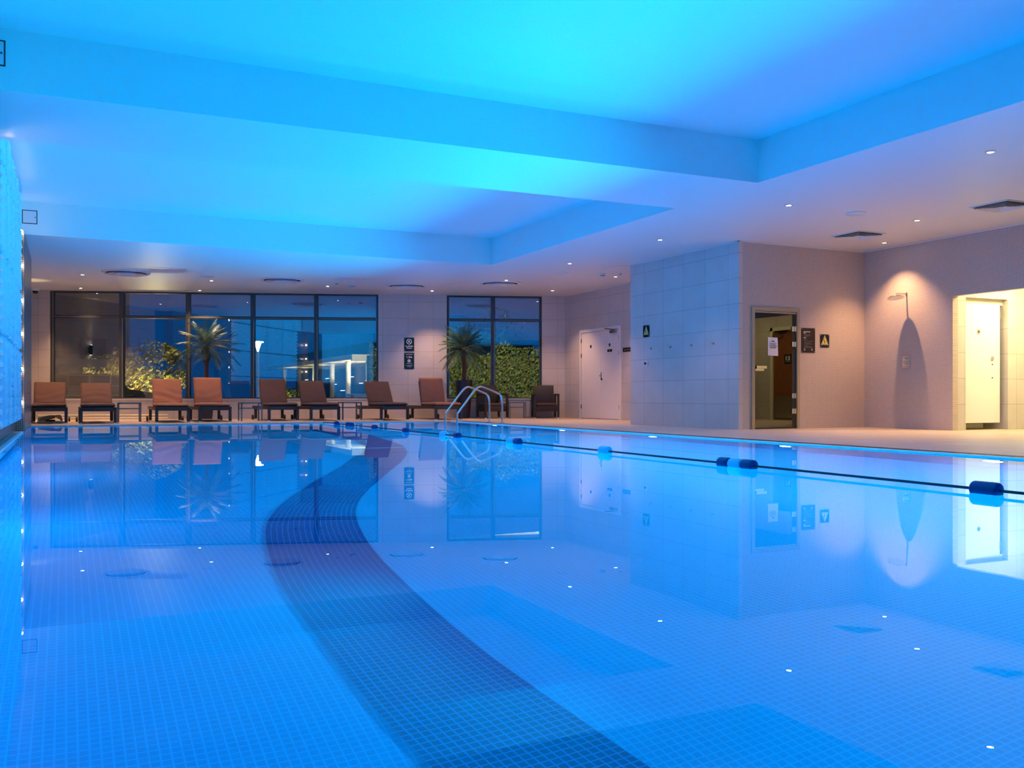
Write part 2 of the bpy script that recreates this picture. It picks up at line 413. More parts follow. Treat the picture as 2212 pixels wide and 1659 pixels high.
# lit vestibule on the right
w = MB(); w.box(12.87, 13.05, 10.5, 10.62, 0, 2.7); w.box(14.05, 15.0, 10.5, 10.62, 0, 2.7); w.box(13.05, 14.05, 10.5, 10.62, 2.14, 2.7)
w.box(12.87, 13.05, 10.62, 11.6, 0, 2.3); w.box(14.05, 14.2, 10.62, 11.6, 0, 2.3); w.box(13.0, 14.1, 11.6, 11.7, 0, 2.3); w.box(13.0, 14.1, 10.62, 11.7, 2.2, 2.3)
struct(w.build('wall_vestibule', 'tile_x'))
w = MB(); w.box(14.9, 15.0, 4.5, 7.40, 0, 2.7); w.box(14.9, 15.0, 8.38, 10.5, 0, 2.7); w.box(14.9, 15.0, 7.40, 8.38, 2.10, 2.7)
struct(w.build('wall_vestibule_back', 'tile_y'))
struct(MB().box(12.87, 15.0, 4.4, 4.5, 0, 2.7).build('wall_vestibule_near', 'tile_x'))
struct(MB().box(12.87, 15.0, 4.4, 10.6, 2.62, 2.7).build('ceiling_vestibule', 'plaster'))

# ------------------------------------------------------------------ far wall with its windows (local frame: x along the wall, y inward negative)
def fw(mb, name, mat): o = mb.build(name, mat, loc=FA, rz=FROT); return struct(o)
SILL, HEAD = .465, 3.085
w = MB(); w.box(-2.4, 0, 0, .25, 0, ZC); w.box(0, 7.82, 0, .25, 0, SILL); w.box(7.82, 9.525, 0, .25, 0, ZC); w.box(9.525, 11.94, 0, .25, 0, SILL); w.box(11.94, 12.9, 0, .25, 0, ZC)
w.box(0, 7.82, 0, .25, HEAD, ZC + .1); w.box(9.525, 11.94, 0, .25, HEAD, ZC + .1)
fw(w, 'wall_far', 'tile_far')
w = MB(); w.box(0, 7.82, -.02, .10, SILL, SILL + .02); w.box(9.525, 11.94, -.02, .10, SILL, SILL + .02)
fw(w, 'trim_5', 'white_paint')
def window(n, x0, x1, mull):
    f = MB(); y0, y1 = .05, .17
    f.box(x0, x1, y0, y1, SILL + .02, SILL + .05); f.box(x0, x1, y0, y1, HEAD - .04, HEAD)
    f.box(x0, x0 + .07, y0, y1, SILL + .05, HEAD - .04); f.box(x1 - .05, x1, y0, y1, SILL + .05, HEAD - .04)
    for m_ in mull: f.box(m_ - .05, m_ + .05, y0 - .03, y1, SILL + .05, HEAD - .04)
    xs = [x0 + .02] + list(mull) + [x1 - .02]
    for a, b in zip(xs, xs[1:]): f.box(a + .05, b - .05, y0, y1, 2.44, 2.51)
    fo = f.build('window_%d' % n, 'alu', loc=FA, rz=FROT); struct(fo)
    for k, (a, b) in enumerate(zip(xs, xs[1:])):
        for z0, z1 in ((SILL + .05, 2.44), (2.51, HEAD - .04)):
            MB().box(a + .045, b - .045, .105, .111, z0, z1).build('window_pane', 'window_glass', fo)
    e_ = MB()
    for m_ in mull: e_.box(m_ + .02, m_ + .036, .012, .02, SILL + .05, 2.44)
    e_.box(x0 + .055, x0 + .068, .042, .05, SILL + .05, HEAD - .04)
    e_.box(x0 + .1, x1 - .1, .042, .049, 2.462, 2.470)
    e_.build('glazing_bead', 'alu_edge', fo)
window(1, 0, 7.82, (1.65, 3.21, 4.755, 6.29))
window(2, 9.525, 11.94, (10.70,))

# ------------------------------------------------------------------ pool lights on the right side wall
def pool_light(y, label):
    t = thing('pool_light', label, 'pool light', (PX1, y, -.45), group='round lights in the right side wall of the pool')
    MB().lathe([(.0, -.005), (.135, -.005), (.135, -.02), (.105, -.03), (.10, -.02)], 32, axis='x').build('bezel', 'steel', t)
    MB().lathe([(.0, -.032), (.05, -.032), (.098, -.022)], 32, axis='x').build('lens', 'pool_lens', t)
    lp = lamp('pool_lamp', 'AREA', (-.045, 0, 0), POOL_W, POOL_C, t, rot=(0, R(75), 0), size=.19)
    lp.data.cycles.is_caustics_light = True
for y, lb in ((16.75, 'underwater pool light farthest away, next to the chrome ladder'), (13.98, 'underwater pool light below the white double door, second from the ladder'),
              (11.27, 'underwater pool light in front of the blue-lit tiled wall'), (8.53, 'underwater pool light in front of the smoked glass door'),
              (5.81, 'underwater pool light nearest the lit shower entrance on the right'), (3.08, 'underwater pool light closest to the camera on the right')):
    pool_light(y, lb)

m_ = MB()
for y in (5.81, 8.53, 11.27, 13.98, 16.75):
    m_.lathe([(.0, .02), (.10, .02), (.105, .03), (.135, .02), (.135, .005), (0, .005)], 28, (PX0, y, -.45), 'x')
    lp = lamp('pool_lamp', 'AREA', (PX0 + .045, y, -.45), POOL_W * .04, POOL_C, None, rot=(0, R(-90), 0), size=.19)
struct(m_.build('trim_6', 'steel'))
# ------------------------------------------------------------------ ceiling fixtures
dl = thing('downlight', 'x', 'downlight')
MB().lathe([(.030, .0), (.052, .0), (.052, -.006), (.038, -.008), (.030, 0)], 24).build('trim_ring', 'steel', dl)
MB().lathe([(.0, -.004), (.034, -.004), (.034, -.002)], 24).build('lens', 'lens', dl)
dspec = [(8.72, 6.72, 'recessed ceiling downlight at the upper right, nearest the camera', 1), (8.72, 9.75, 'ceiling downlight beside the corner of the nearer ceiling recess', 1),
         (11.15, 9.79, 'ceiling downlight between the two square air diffusers', 2.2), (12.29, 11.45, 'ceiling downlight directly over the wall shower', 2.2),
         (8.75, 12.80, 'ceiling downlight left of the blue-lit tiled wall top', .6), (8.75, 15.84, 'ceiling downlight near the flat round speaker in front of the double door', 1.1),
         (10.60, 17.17, 'ceiling downlight beside the smoke detector near the double door', 2.2), (8.75, 18.72, 'bright ceiling downlight at the edge of the rightmost round diffuser', 1.6),
         (10.62, 20.09, 'ceiling downlight in the far right corner above the armchair', 1.6), (8.01, 21.38, 'ceiling downlight between the two right-hand round diffusers', 2),
         (5.48, 21.52, 'ceiling downlight between the middle round diffusers near the window head', 2.2), (2.90, 21.59, 'ceiling downlight next to the small round speaker above the palm', 3),
         (2.91, 23.70, 'ceiling downlight close to the window head above the palm', 2), (.31, 21.68, 'ceiling downlight left of the leftmost round diffuser', 3.4), (.31, 24.4, 'ceiling downlight nearest the window at the far left', 2.4)]
for k, (x, y, lb, q) in enumerate(dspec):
    o = dl if k == 0 else copy_tree(dl)
    o.location = (x, y, ZC - .001); o['label'] = lb; o['group'] = 'recessed ceiling downlights'
for k, (x, y, lb, q) in enumerate(dspec):
    lamp('downlight_lamp', 'SPOT', (x, y, ZC - .03), DOWN_W * q, DOWN_C, None, size=.02, angle=95 if k != 3 else 100, blend=.8)

rd = thing('round_diffuser', 'x', 'air diffuser')
MB().lathe([(.40, 0), (.475, 0), (.475, -.012), (.44, -.03), (.39, -.015), (.40, 0)], 48).build('outer_ring', 'diffuser_white', rd)
c_ = MB(); c_.lathe([(.300, -.010), (.372, -.046), (.376, -.042), (.304, -.006)], 48); c_.lathe([(.185, -.010), (.262, -.052), (.266, -.048), (.189, -.006)], 48)
c_.build('cone', 'diffuser_white', rd)
MB().lathe([(0, -.072), (.11, -.066), (.155, -.02)], 48).build('core', 'diffuser_white', rd)
MB().lathe([(0, -.004), (.40, -.004), (.40, -.002)], 48).build('throat', 'dark_gap', rd)
for k, (x, y, lb) in enumerate(((1.12, 20.9, 'leftmost large round ceiling air diffuser, above the loungers'), (4.28, 20.77, 'second large round ceiling air diffuser from the left'),
                                (7.10, 20.63, 'round ceiling air diffuser above the tiled pier with the signs'), (8.85, 19.26, 'rightmost round ceiling air diffuser with a downlight at its rim'))):
    o = rd if k == 0 else copy_tree(rd); o.location = (x, y, ZC - .001); o['label'] = lb; o['group'] = 'round ceiling diffusers'
sd = thing('square_diffuser', 'x', 'air diffuser')
f = MB()
for a in ((-.29, .29, -.29, -.265), (-.29, .29, .265, .29), (-.29, -.265, -.265, .265), (.265, .29, -.265, .265)): f.box(*a, -.012, 0)
f.build('frame', 'diffuser_white', sd)
MB().box(-.265, .265, -.265, .265, -.002, 0).build('throat', 'dark_gap', sd)
for k in range(4):
    b = MB()
    for j in range(5):
        r0, r1 = .055 + j * .042, .055 + j * .042 + .032
        rot = Matrix.Rotation(R(90 * k), 4, 'Z')
        b.add([rot @ Vector(p) for p in ((-r0, -r0, -.008), (r0, -r0, -.008), (r1, -r1, -.034), (-r1, -r1, -.034))], [(0, 1, 2, 3)])
    b.build('louvre_bank', 'diffuser_white', sd)
for k, (x, y, lb) in enumerate(((11.31, 11.06, 'square louvred ceiling diffuser above the smoked glass door corner'), (11.31, 8.53, 'square louvred ceiling diffuser cut by the right edge of the picture'))):
    o = sd if k == 0 else copy_tree(sd); o.location = (x, y, ZC - .001); o['label'] = lb; o['group'] = 'square louvred diffusers'
sk = MB().lathe([(0, -.022), (.12, -.02), (.135, -.008), (.135, 0)], 32).build('ceiling_speaker', 'diffuser_white')
for k, (x, y, s_, lb) in enumerate(((9.95, 9.78, 1, 'flat round ceiling speaker near the square diffuser'), (9.30, 17.13, .9, 'flat round ceiling speaker left of the smoke detector'), (2.72, 20.83, 1, 'flat round ceiling speaker between the two left round diffusers'))):
    o = sk if k == 0 else sk.copy()
    if k: COL.objects.link(o)
    o.location = (x, y, ZC - .001); o.scale = (s_, s_, 1); tag(o, lb, 'speaker', 'flat round ceiling speakers')
det = thing('smoke_detector', 'x', 'smoke detector')
MB().lathe([(0, -.02), (.055, -.02), (.06, 0)], 24).build('base', 'diffuser_white', det)
MB().lathe([(0, -.062), (.022, -.06), (.042, -.045), (.046, -.024)], 24).build('sensor_head', 'diffuser_white', det)
MB().lathe([(0, -.046), (.044, -.046), (.044, -.036), (0, -.036)], 24).build('vent_slot', 'dark_gap', det)
for k, (x, y, s_, lb) in enumerate(((10.10, 16.87, 1.1, 'white smoke detector on the ceiling in front of the double door'), (10.41, 16.68, .7, 'small white detector on the ceiling right beside the larger one'),
                                    (5.93, 21.01, 1.1, 'white smoke detector above the middle of the windows'), (5.51, 20.82, .7, 'small white detector left of the one above the windows'))):
    o = det if k == 0 else copy_tree(det); o.location = (x, y, ZC - .001); o.scale = (s_, s_, s_); o['label'] = lb; o['group'] = 'ceiling detectors'
ap = MB(); ap.box(-.33, .33, -.30, .30, -.004, 0)
apo = ap.build('ceiling_hatch', 'white_paint')
for k, (x, y, lb) in enumerate(((1.86, 20.12, 'flat ceiling access panel behind the leftmost round diffuser'), (5.63, 20.1, 'flat ceiling access panel near the detectors'), (8.13, 20.08, 'flat ceiling access panel between the right-hand round diffusers'), (10.05, 15.95, 'flat ceiling access panel beside the blue-lit wall corner'))):
    o = apo if k == 0 else apo.copy()
    if k: COL.objects.link(o)
    o.location = (x, y, ZC - .001); tag(o, lb, 'access panel', 'flat ceiling access panels')
def hatch(loc, s_, label):
    t = thing('access_hatch', label, 'access hatch', loc)
    f = MB()
    for a in ((-s_, s_, -s_, -s_ + .012), (-s_, s_, s_ - .012, s_), (-s_, -s_ + .012, -s_, s_), (s_ - .012, s_, -s_, s_)): f.box(a[0], a[1], -.004, 0, a[2], a[3])
    f.build('frame', 'dark_gap', t)
    MB().box(-s_ + .012, s_ - .012, -.006, 0, -s_ + .012, s_ - .012).build('door', 'white_paint', t)
    MB().lathe([(0, -.010), (.008, -.010), (.008, 0)], 12, (s_ - .03, 0, 0), 'y').build('lock', 'dark_gap', t)
hatch((-.52, 16.67, 3.377), .108, 'small square white access hatch beside the top of the wave panels')
hatch((-.565, 8.89, 3.405), .108, 'small square white access hatch at the upper left edge of the picture')
t = thing('security_camera', 'black dome security camera under the ceiling at the far left corner', 'camera', (-.66, 24.95, ZC))
MB().lathe([(0, 0), (.085, 0), (.085, -.04), (.07, -.06), (0, -.06)], 24).build('housing', 'diffuser_white', t)
MB().lathe([(.065, -.06), (.06, -.09), (.035, -.12), (0, -.13)], 24).build('dome', 'sign_black', t)

# ------------------------------------------------------------------ wave panels and bulb strip on the left wall
def wave_panel(y0, y1, z0, z1, label):
    """carved panel: horizontal ridges that meander, edges scalloped like the ridges"""
    ny, nz = 26, 90; P = .125
    def ph(y): return .11 * math.sin(2 * math.pi * y / 1.05)
    vs = []; fs = []
    for j in range(nz + 1):
        for i in range(ny + 1):
            y = y0 + (y1 - y0) * i / ny; z = z0 + (z1 - z0) * j / nz
            e = .020 * math.sin(2 * math.pi * z / P)
            yy = y + e * (1 if i == ny else 0) + e * (1 if i == 0 else 0)
            ez = .018 * math.sin(2 * math.pi * y / P)
            zz = z + ez * (1 if j == 0 or j == nz else 0)
            q_ = math.sin(2 * math.pi * (z + ph(y)) / P); d = .036 * (q_ * .7 + .3 * abs(q_)) + .006 * math.sin(2 * math.pi * (y * 1.3 + z) / .9)
            edge = min(1, min(i, ny - i) / 1.0, min(j, nz - j) / 1.0)
            vs.append((-.636 + d * (1 if 0 < j < nz else .3) - .010 * (1 - edge), yy, zz))
    n0 = len(vs); vs += [(-.69, v[1], v[2]) for v in vs[:n0]]
    W_ = ny + 1
    for j in range(nz):
        for i in range(ny):
            a = j * W_ + i; fs.append((a, a + 1, a + W_ + 1, a + W_))
    for i in range(ny): fs.append((i, n0 + i, n0 + i + 1, i + 1)); a = nz * W_ + i; fs.append((a, a + 1, n0 + a + 1, n0 + a))
    for j in range(nz):
        a = j * W_; fs.append((a, a + W_, n0 + a + W_, n0 + a)); a += ny; fs.append((a, n0 + a, n0 + a + W_, a + W_))
    m_ = MB(); m_.add(vs, fs, True)
    return tag(m_.build('wave_panel', 'wave_white'), label, 'wall panel', 'carved wave wall panels')
cols = [(14.87, 16.06, 'farthest column beside the bulb strip'), (13.62, 14.82, 'second column from the bulb strip'), (12.37, 13.57, 'third column from the bulb strip'), (11.12, 12.32, 'fourth column, near the left picture edge')]
rows = [(.20, 1.20, 'bottom row'), (1.245, 2.08, 'second row up'), (2.125, 3.03, 'third row up'), (3.075, 3.56, 'short top row')]
for y0, y1, cl in cols:
    for z0, z1, rl_ in rows:
        wave_panel(y0, y1, z0, z1, 'blue-lit carved wave panel, %s, %s' % (rl_, cl))
bt = thing('globe_bulb', 'x', 'bulb')
MB().lathe([(0, .0), (.022, .0), (.022, -.03), (.014, -.034)], 16, (0, 0, 0), 'y').build('socket', 'steel', bt)
MB().lathe([(0, -.034), (.014, -.036), (.026, -.05), (.030, -.064), (.026, -.080), (.014, -.090), (0, -.092)], 16, (0, 0, 0), 'y').build('globe', 'bulb', bt)
first = True
bl = ['lowest glowing bulb on the pier edge beside the wave panels', 'second glowing bulb from the bottom on the pier edge', 'third glowing bulb from the bottom on the pier edge', 'third glowing bulb from the top on the pier edge', 'second glowing bulb from the top on the pier edge', 'topmost glowing bulb on the pier edge under the ceiling']
for z, lb in zip((.446, .96, 1.511, 2.019, 2.569, 3.085), bl):
    o = bt if first else copy_tree(bt); first = False
    o.location = (-.628, 16.40, z); o['label'] = lb; o['group'] = 'glowing bulbs on the pier edge'
for z in (.446, .96, 1.511, 2.019, 2.569, 3.085):
    lamp('globe_bulb_lamp', 'POINT', (-.50, 16.05, z), .06, (1, .66, .4), None, size=.03)
    lamp('globe_bulb_lamp', 'POINT', (-.50, 10.42, z), .08, (1, .66, .4), None, size=.03)
for z in (.446, .96, 1.511, 2.019, 2.569):
    o = copy_tree(bt); o.location = (-.63, 10.25, z); o.rotation_euler = (0, 0, R(180)); o['label'] = 'glowing bulb on the nearer left pier, seen mirrored in the far windows'; o['group'] = 'glowing bulbs on the nearer left pier'

# ------------------------------------------------------------------ lane rope
LX = 4.78
rope = MB(); rope.tube([(LX, PY1 - .02, .012), (LX, 12, .010), (LX, PY0 + .02, .012)], .0085, 8)
tag(rope.build('lane_rope', 'rope'), 'thin dark lane rope stretched along the pool on floats', 'rope')
def floatobj(y0, y1, pale, label):
    r = .046; h = (y1 - y0); n = 6
    prof = [(.012, -h / 2)] + [(r - .02 + .02 * math.sin(R(90 * k / n)), -h / 2 + .02 - .02 * math.cos(R(90 * k / n))) for k in range(n + 1)] + \
           [(r - .02 + .02 * math.cos(R(90 * k / n)), h / 2 - .02 + .02 * math.sin(R(90 * k / n))) for k in range(n + 1)] + [(.012, h / 2)]
    o = MB().lathe(prof, 24, (0, 0, 0), 'y').build('lane_float', 'float_pale' if pale else 'float_blue', loc=(LX, (y0 + y1) / 2, .012))
    return tag(o, label, 'float', 'floats on the lane rope')
for y0, y1, pale, lb in ((3.62, 3.80, 0, 'dark blue lane float nearest the camera on the right'), (5.72, 5.86, 0, 'dark blue lane float at the right end of the triple cluster'), (5.865, 6.01, 1, 'pale blue lane float in the middle of the triple cluster'), (6.015, 6.15, 0, 'blue lane float at the left end of the triple cluster'),
                         (7.86, 8.02, 1, 'pale lane float beyond the triple cluster'), (9.85, 9.97, 0, 'blue lane float right of a pale one in mid pool'), (10.02, 10.16, 1, 'pale lane float left of a blue one in mid pool'), (11.72, 11.86, 0, 'blue lane float in line with the ladder reflection'), (12.22, 12.38, 1, 'pale lane float left of the ladder reflection'),
                         (13.86, 14.0, 0, 'small dark lane float in front of the tiled pier'), (15.5, 15.64, 0, 'small dark lane float left of the tiled pier'), (16.95, 17.10, 0, 'right one of two dark floats close together at the far end'), (17.14, 17.30, 0, 'left one of two dark floats close together at the far end'), (18.0, 18.16, 0, 'farthest dark lane float')):
    floatobj(y0, y1, pale, lb)

# ------------------------------------------------------------------ ladder
lad = thing('pool_ladder', 'curved chrome pool ladder over the far right pool edge', 'ladder', (7.6, 17.67, 0))
def smooth(P, it=2):
    for _ in range(it):
        Q = [P[0]]
        for a, b in zip(P, P[1:]): Q += [tuple(a[i] * .75 + b[i] * .25 for i in range(3)), tuple(a[i] * .25 + b[i] * .75 for i in range(3))]
        P = Q + [P[-1]]
    return P
for dy in (.32, -.32):
    P = [(-.57, dy, -1.0), (-.57, dy, -.3), (-.57, dy, .0), (-.575, dy, .19), (-.50, dy, .28), (-.21, dy, .65), (-.10, dy, .745), (.0, dy, .725), (.26, dy, .63), (.38, dy, .58), (.415, dy, .46), (.415, dy, .2), (.415, dy, 0)]
    MB().tube(smooth(P), .0205, 14).build('handrail', 'chrome', lad)
    MB().lathe([(0, 0), (.05, 0), (.05, .006), (.024, .016)], 24, (.415, dy, 0)).build('flange', 'chrome', lad)
for z in (-.32, -.60, -.88):
    MB().rbox(-.61, -.53, -.31, .31, z - .012, z + .012, .011, 3).build('tread', 'chrome', lad)

# ------------------------------------------------------------------ loungers
def lounger(x, y, ztop, cmat, label, wav=0):
    """foot end at y (front legs), head toward +Y; built round its own base point"""
    t = thing('sun_lounger', label, 'lounger', (x, y, 0), group='sun loungers along the far side')
    w_ = .31; L_ = 1.88
    f = MB(); f.rbox(-w_, w_, -.03, .03, .245, .325, .008, 2); f.rbox(-w_, w_, L_ - .03, L_ + .03, .235, .31, .008, 2)
    for s_ in (-1, 1): f.rbox(s_ * w_ - .03, s_ * w_ + .03, -.03, L_ + .03, .255, .322, .008, 2)
    f.box(-w_, w_, .0, L_, .29, .315)
    f.build('frame', 'wicker', t)
    for sx in (-1, 1):
        for yy in (0, 1.62):
            lg = MB().rbox(sx * w_ - .03, sx * w_ + .03, yy - .03, yy + .03, .012, .26, .008, 2).build('leg', 'wicker', t)
            MB().box(sx * w_ - .029, sx * w_ + .029, yy - .029, yy + .029, 0, .02).build('foot_cap', 'foot_cap', lg)
    for sx in (-1, 1): MB().lathe([(0, -.02), (.055, -.02), (.055, .02), (0, .02)], 20, (sx * (w_ + .06), 1.66, .055), 'x').build('wheel', 'dark_rubber', t)
    a = math.asin(max(.3, min(.98, (ztop - .37) / .62)))
    bm = Matrix.Translation((0, 1.00, .33)) @ Matrix.Rotation(a, 4, 'X')
    MB().rbox(-w_ + .01, w_ - .01, 0, .62, -.03, .0, .01, 2, mat=bm).build('back_frame', 'wicker', t)
    def cush(x0, x1, y0, y1, z0, z1, mat, seed):
        rnd = random.Random(seed); n, m_ = 22, 22; vs = []; fs = []
        a1, a2, a3 = rnd.uniform(0, 6), rnd.uniform(0, 6), rnd.uniform(0, 6)
        for side in (1, 0):
            for j in range(m_ + 1):
                for i in range(n + 1):
                    u, v = i / n, j / m_
                    ed = min(u, 1 - u, v, 1 - v); k = min(1, ed / .06); rr = math.sqrt(max(0, 1 - (1 - k) ** 2))
                    cu = (1 - .012 * (1 - math.sin(math.pi * v)) )
                    zz = (z0 + z1) / 2 + (1 if side else -1) * (z1 - z0) / 2 * (.25 + .75 * rr)
                    if side: zz += .010 * math.sin(math.pi * u) * math.sin(math.pi * v)
                    if side and wav: zz += wav * (.008 * math.sin(9 * v + 2.2 * math.sin(3 * u + a1)) * math.exp(-3 * v) + .006 * math.sin(22 * v + 3 * math.sin(2 * math.pi * u * .5 + a2)) * math.exp(-((v - .3) / .25) ** 2) + .004 * math.sin(14 * u + a3) * v)
                    xx = (x0 + x1) / 2 + (u - .5) * (x1 - x0) * cu
                    vs.append(mat @ Vector((xx, y0 + v * (y1 - y0), zz)))
        K = (n + 1) * (m_ + 1)
        for j in range(m_):
            for i in range(n):
                q = j * (n + 1) + i; fs.append((q, q + 1, q + n + 2, q + n + 1)); fs.append((K + q, K + q + n + 1, K + q + n + 2, K + q + 1))
        ring = [i for i in range(n + 1)] + [(j + 1) * (n + 1) - 1 for j in range(1, m_ + 1)] + [m_ * (n + 1) + i for i in range(n - 1, -1, -1)] + [j * (n + 1) for j in range(m_ - 1, 0, -1)]
        for q, p in zip(ring, ring[1:] + ring[:1]): fs.append((q, K + q, K + p, p))
        b = MB(); b.add(vs, fs, True); return b
    cush(-w_ - .01, w_ + .01, -.02, 1.02, .322, .40, Matrix.Identity(4), len(label) * 7 % 99).build('seat_cushion', cmat, t)
    cush(-w_ + .01, w_ - .01, .02, .68, .0, .07, bm, len(label) * 5 % 77).build('back_cushion', cmat, t)
    return t
for x, y, zt, cm, wv, lb in ((-.31, 20.75, .81, 'cushion', 1, 'brown cushioned wicker lounger at the far left, cut off by the mosaic pier'),
                             (.575, 20.38, .79, 'cushion', 1, 'brown cushioned wicker lounger second from the left, low back'),
                             (1.99, 20.55, .89, 'cushion_brown', 1.2, 'wicker lounger with creased brown cushion between a side table and the palm'),
                             (2.86, 20.75, .93, 'cushion_brown', .7, 'wicker lounger with light brown raised back in front of the left palm'),
                             (4.33, 20.88, .91, 'cushion_dark', .3, 'dark cushioned wicker lounger right of the second side table'),
                             (5.20, 20.65, .87, 'cushion_dark', .3, 'dark cushioned wicker lounger left of the third side table'),
                             (6.70, 20.30, .865, 'cushion_dark', .3, 'dark cushioned wicker lounger right of the third side table, overlapping the pier'),
                             (7.95, 20.15, .955, 'cushion_brown', .2, 'wicker lounger with tall russet back in front of the tiled pier, beside the ladder')):
    lounger(x, y, zt, cm, lb, wv)

# ------------------------------------------------------------------ side tables
def side_table(x, y, w_, d_, h, label, rz=0):
    t = thing('side_table', label, 'table', (x, y, 0), rz, group='grey metal side tables')
    tp = MB()
    a, b = w_ / 2, d_ / 2
    for q in ((-a, a, -b, -b + .03), (-a, a, b - .03, b), (-a, -a + .03, -b, b), (a - .03, a, -b, b)): tp.box(*q, h - .03, h)
    tp.build('top_frame', 'table_metal', t)
    MB().box(-a + .03, a - .03, -b + .03, b - .03, h - .016, h - .010).build('glass_top', 'clear_glass', t)
    r_ = MB(); z = h - .14
    for q in ((-a, a, -b, -b + .022), (-a, a, b - .022, b), (-a, -a + .022, -b, b), (a - .022, a, -b, b)): r_.box(*q, z, z + .022)
    r_.build('lower_rail', 'table_metal', t)
    for sx in (-1, 1):
        for sy in (-1, 1):
            MB().box(sx * a - (.028 if sx > 0 else 0), sx * a + (0 if sx > 0 else .028), sy * b - (.028 if sy > 0 else 0), sy * b + (0 if sy > 0 else .028), 0, h - .03).build('leg', 'table_metal', t)
side_table(1.21, 21.55, .46, .42, .41, 'grey metal side table between the second and third loungers')
side_table(3.66, 21.15, .46, .42, .41, 'grey metal side table between the fourth and fifth loungers')
side_table(5.97, 21.4, .46, .42, .41, 'grey metal side table between the sixth and seventh loungers')
side_table(10.08, 20.95, .42, .40, .40, 'pale grey side table between the two armchairs', FROT)

# ------------------------------------------------------------------ wicker armchairs
def armchair(x, y, rz, label):
    t = thing('wicker_armchair', label, 'armchair', (x, y, 0), rz)
    w_, d_ = .29, .52
    MB().rbox(-w_, w_, .0, d_, .17, .31, .012, 2).build('seat_base', 'wicker', t)
    MB().rbox(-w_ + .03, w_ - .03, -.01, d_ - .06, .31, .375, .03, 4).build('seat_cushion', 'cushion', t)
    bm = Matrix.Translation((0, d_ - .05, .30)) @ Matrix.Rotation(R(-9), 4, 'X')
    MB().rbox(-w_ + .03, w_ - .03, 0, .05, 0, .53, .015, 3, mat=bm).build('backrest', 'wicker', t)
    for sx in (-1, 1):
        P = [(sx * w_, -.02, .30), (sx * w_, -.02, .56), (sx * w_, .02, .60), (sx * w_, .30, .62), (sx * w_, d_ - .02, .56)]
        ar = MB(); ar.rbox(sx * w_ - .03, sx * w_ + .03, -.04, d_ + .0, .565, .605, .012, 3)
        ar.build('armrest', 'wicker', t)
        for yy in (0, d_ - .03):
            lg = MB(); lg.rbox(sx * w_ - .027, sx * w_ + .027, yy - .027, yy + .027, .02, .57, .008, 2)
            lg = lg.build('leg', 'wicker', t)
            MB().lathe([(0, 0), (.022, 0), (.026, .02), (.02, .03)], 14, (sx * w_, yy, 0)).build('foot', 'foot_cap', lg)
armchair(9.50, 20.90, 0, 'dark wicker armchair behind the chrome ladder, beside the tall pot')
armchair(10.70, 20.55, R(-19), 'dark wicker armchair standing alone in the far right corner')

# ------------------------------------------------------------------ potted palms
def frond_mesh(length, droop, seed, wid=.16):
    rnd = random.Random(seed); n = 30; pts = []
    for k in range(n + 1):
        s_ = k / n
        pts.append(Vector((length * (s_ - .12 * droop * s_ * s_), 0, length * (.10 * s_ - droop * .62 * s_ ** 2.1))))
    rm = MB(); rm.tube(pts, [.009 * (1 - .85 * k / n) for k in range(n + 1)], 5)
    lm = MB()
    for k in range(4, n + 1):
        s_ = k / n; T = (pts[k] - pts[k - 1]).normalized()
        ln = wid * math.sin(math.pi * min(1, .22 + .80 * s_)) ** .6 * rnd.uniform(.85, 1.1) + .02
        for sd in (-1, 1):
            for q in (0,):
                base = pts[k - 1].lerp(pts[k], q)
                dr = (T * (.75 + .3 * s_) + Vector((0, sd * 1.0, -.25 + rnd.uniform(-.2, .2)))).normalized()
                sdv = dr.cross(Vector((0, 0, 1))).normalized() * .0052
                mid = base + dr * ln * .55; tip = base + dr * ln + Vector((0, 0, -.18 * ln))
                lm.add([base - sdv * .5, base + sdv * .5, mid + sdv, mid - sdv, tip], [(0, 1, 2, 3), (3, 2, 4)])
    return rm, lm
def palm(x, y, pot, z0, z1, spread, nf, label, seed, trunk_r=.05, up=1.0):
    t = thing('potted_palm', label, 'potted palm', (x, y, 0), group='tall potted palms by the windows')
    rnd = random.Random(seed)
    pot(t)
    tk = MB(); n = 40; pts = []; rs = []
    for k in range(n + 1):
        s_ = k / n; z = z0 + (z1 - z0) * s_
        pts.append((.02 * math.sin(3 * s_), .01 * math.sin(4 * s_), z)); rs.append(trunk_r * (1 + .10 * (k % 2)) * (1 + (.55 * max(0, s_ - .62) / .38)))
    tk.tube(pts, rs, 14); tk.build('trunk', 'bark', t)
    for k in range(12):   # old frond stubs under the crown
        a = k * 2.4; s_ = rnd.uniform(.72, .99); z = z0 + (z1 - z0) * s_
        b = MB(); c, d = math.cos(a), math.sin(a)
        b.tube([(trunk_r * c, trunk_r * d, z - .10), (trunk_r * 1.7 * c, trunk_r * 1.7 * d, z + .02), (trunk_r * 2.5 * c, trunk_r * 2.5 * d, z + .10)], [.016, .012, .006], 5)
        b.build('frond_stub', 'bark', t)
    for k in range(nf):
        s_ = k / nf; el = R((78 - 95 * s_) * up + rnd.uniform(-8, 8)); az = k * 2.39996 + rnd.uniform(-.2, .2)
        rm, lm = frond_mesh(spread * rnd.uniform(.85, 1.1), .55 + .5 * s_ * rnd.uniform(.6, 1.3), seed * 100 + k, .20)
        mt = Matrix.Translation((0, 0, z1 + .02 - .10 * s_)) @ Matrix.Rotation(az, 4, 'Z') @ Matrix.Rotation(-el, 4, 'Y')
        lm.v = [tuple(mt @ Vector(p)) for p in lm.v]; rm.v = [tuple(mt @ Vector(p)) for p in rm.v]
        fo = lm.build('frond', 'frond', t); rm.build('rachis', 'rachis', fo)
    return t
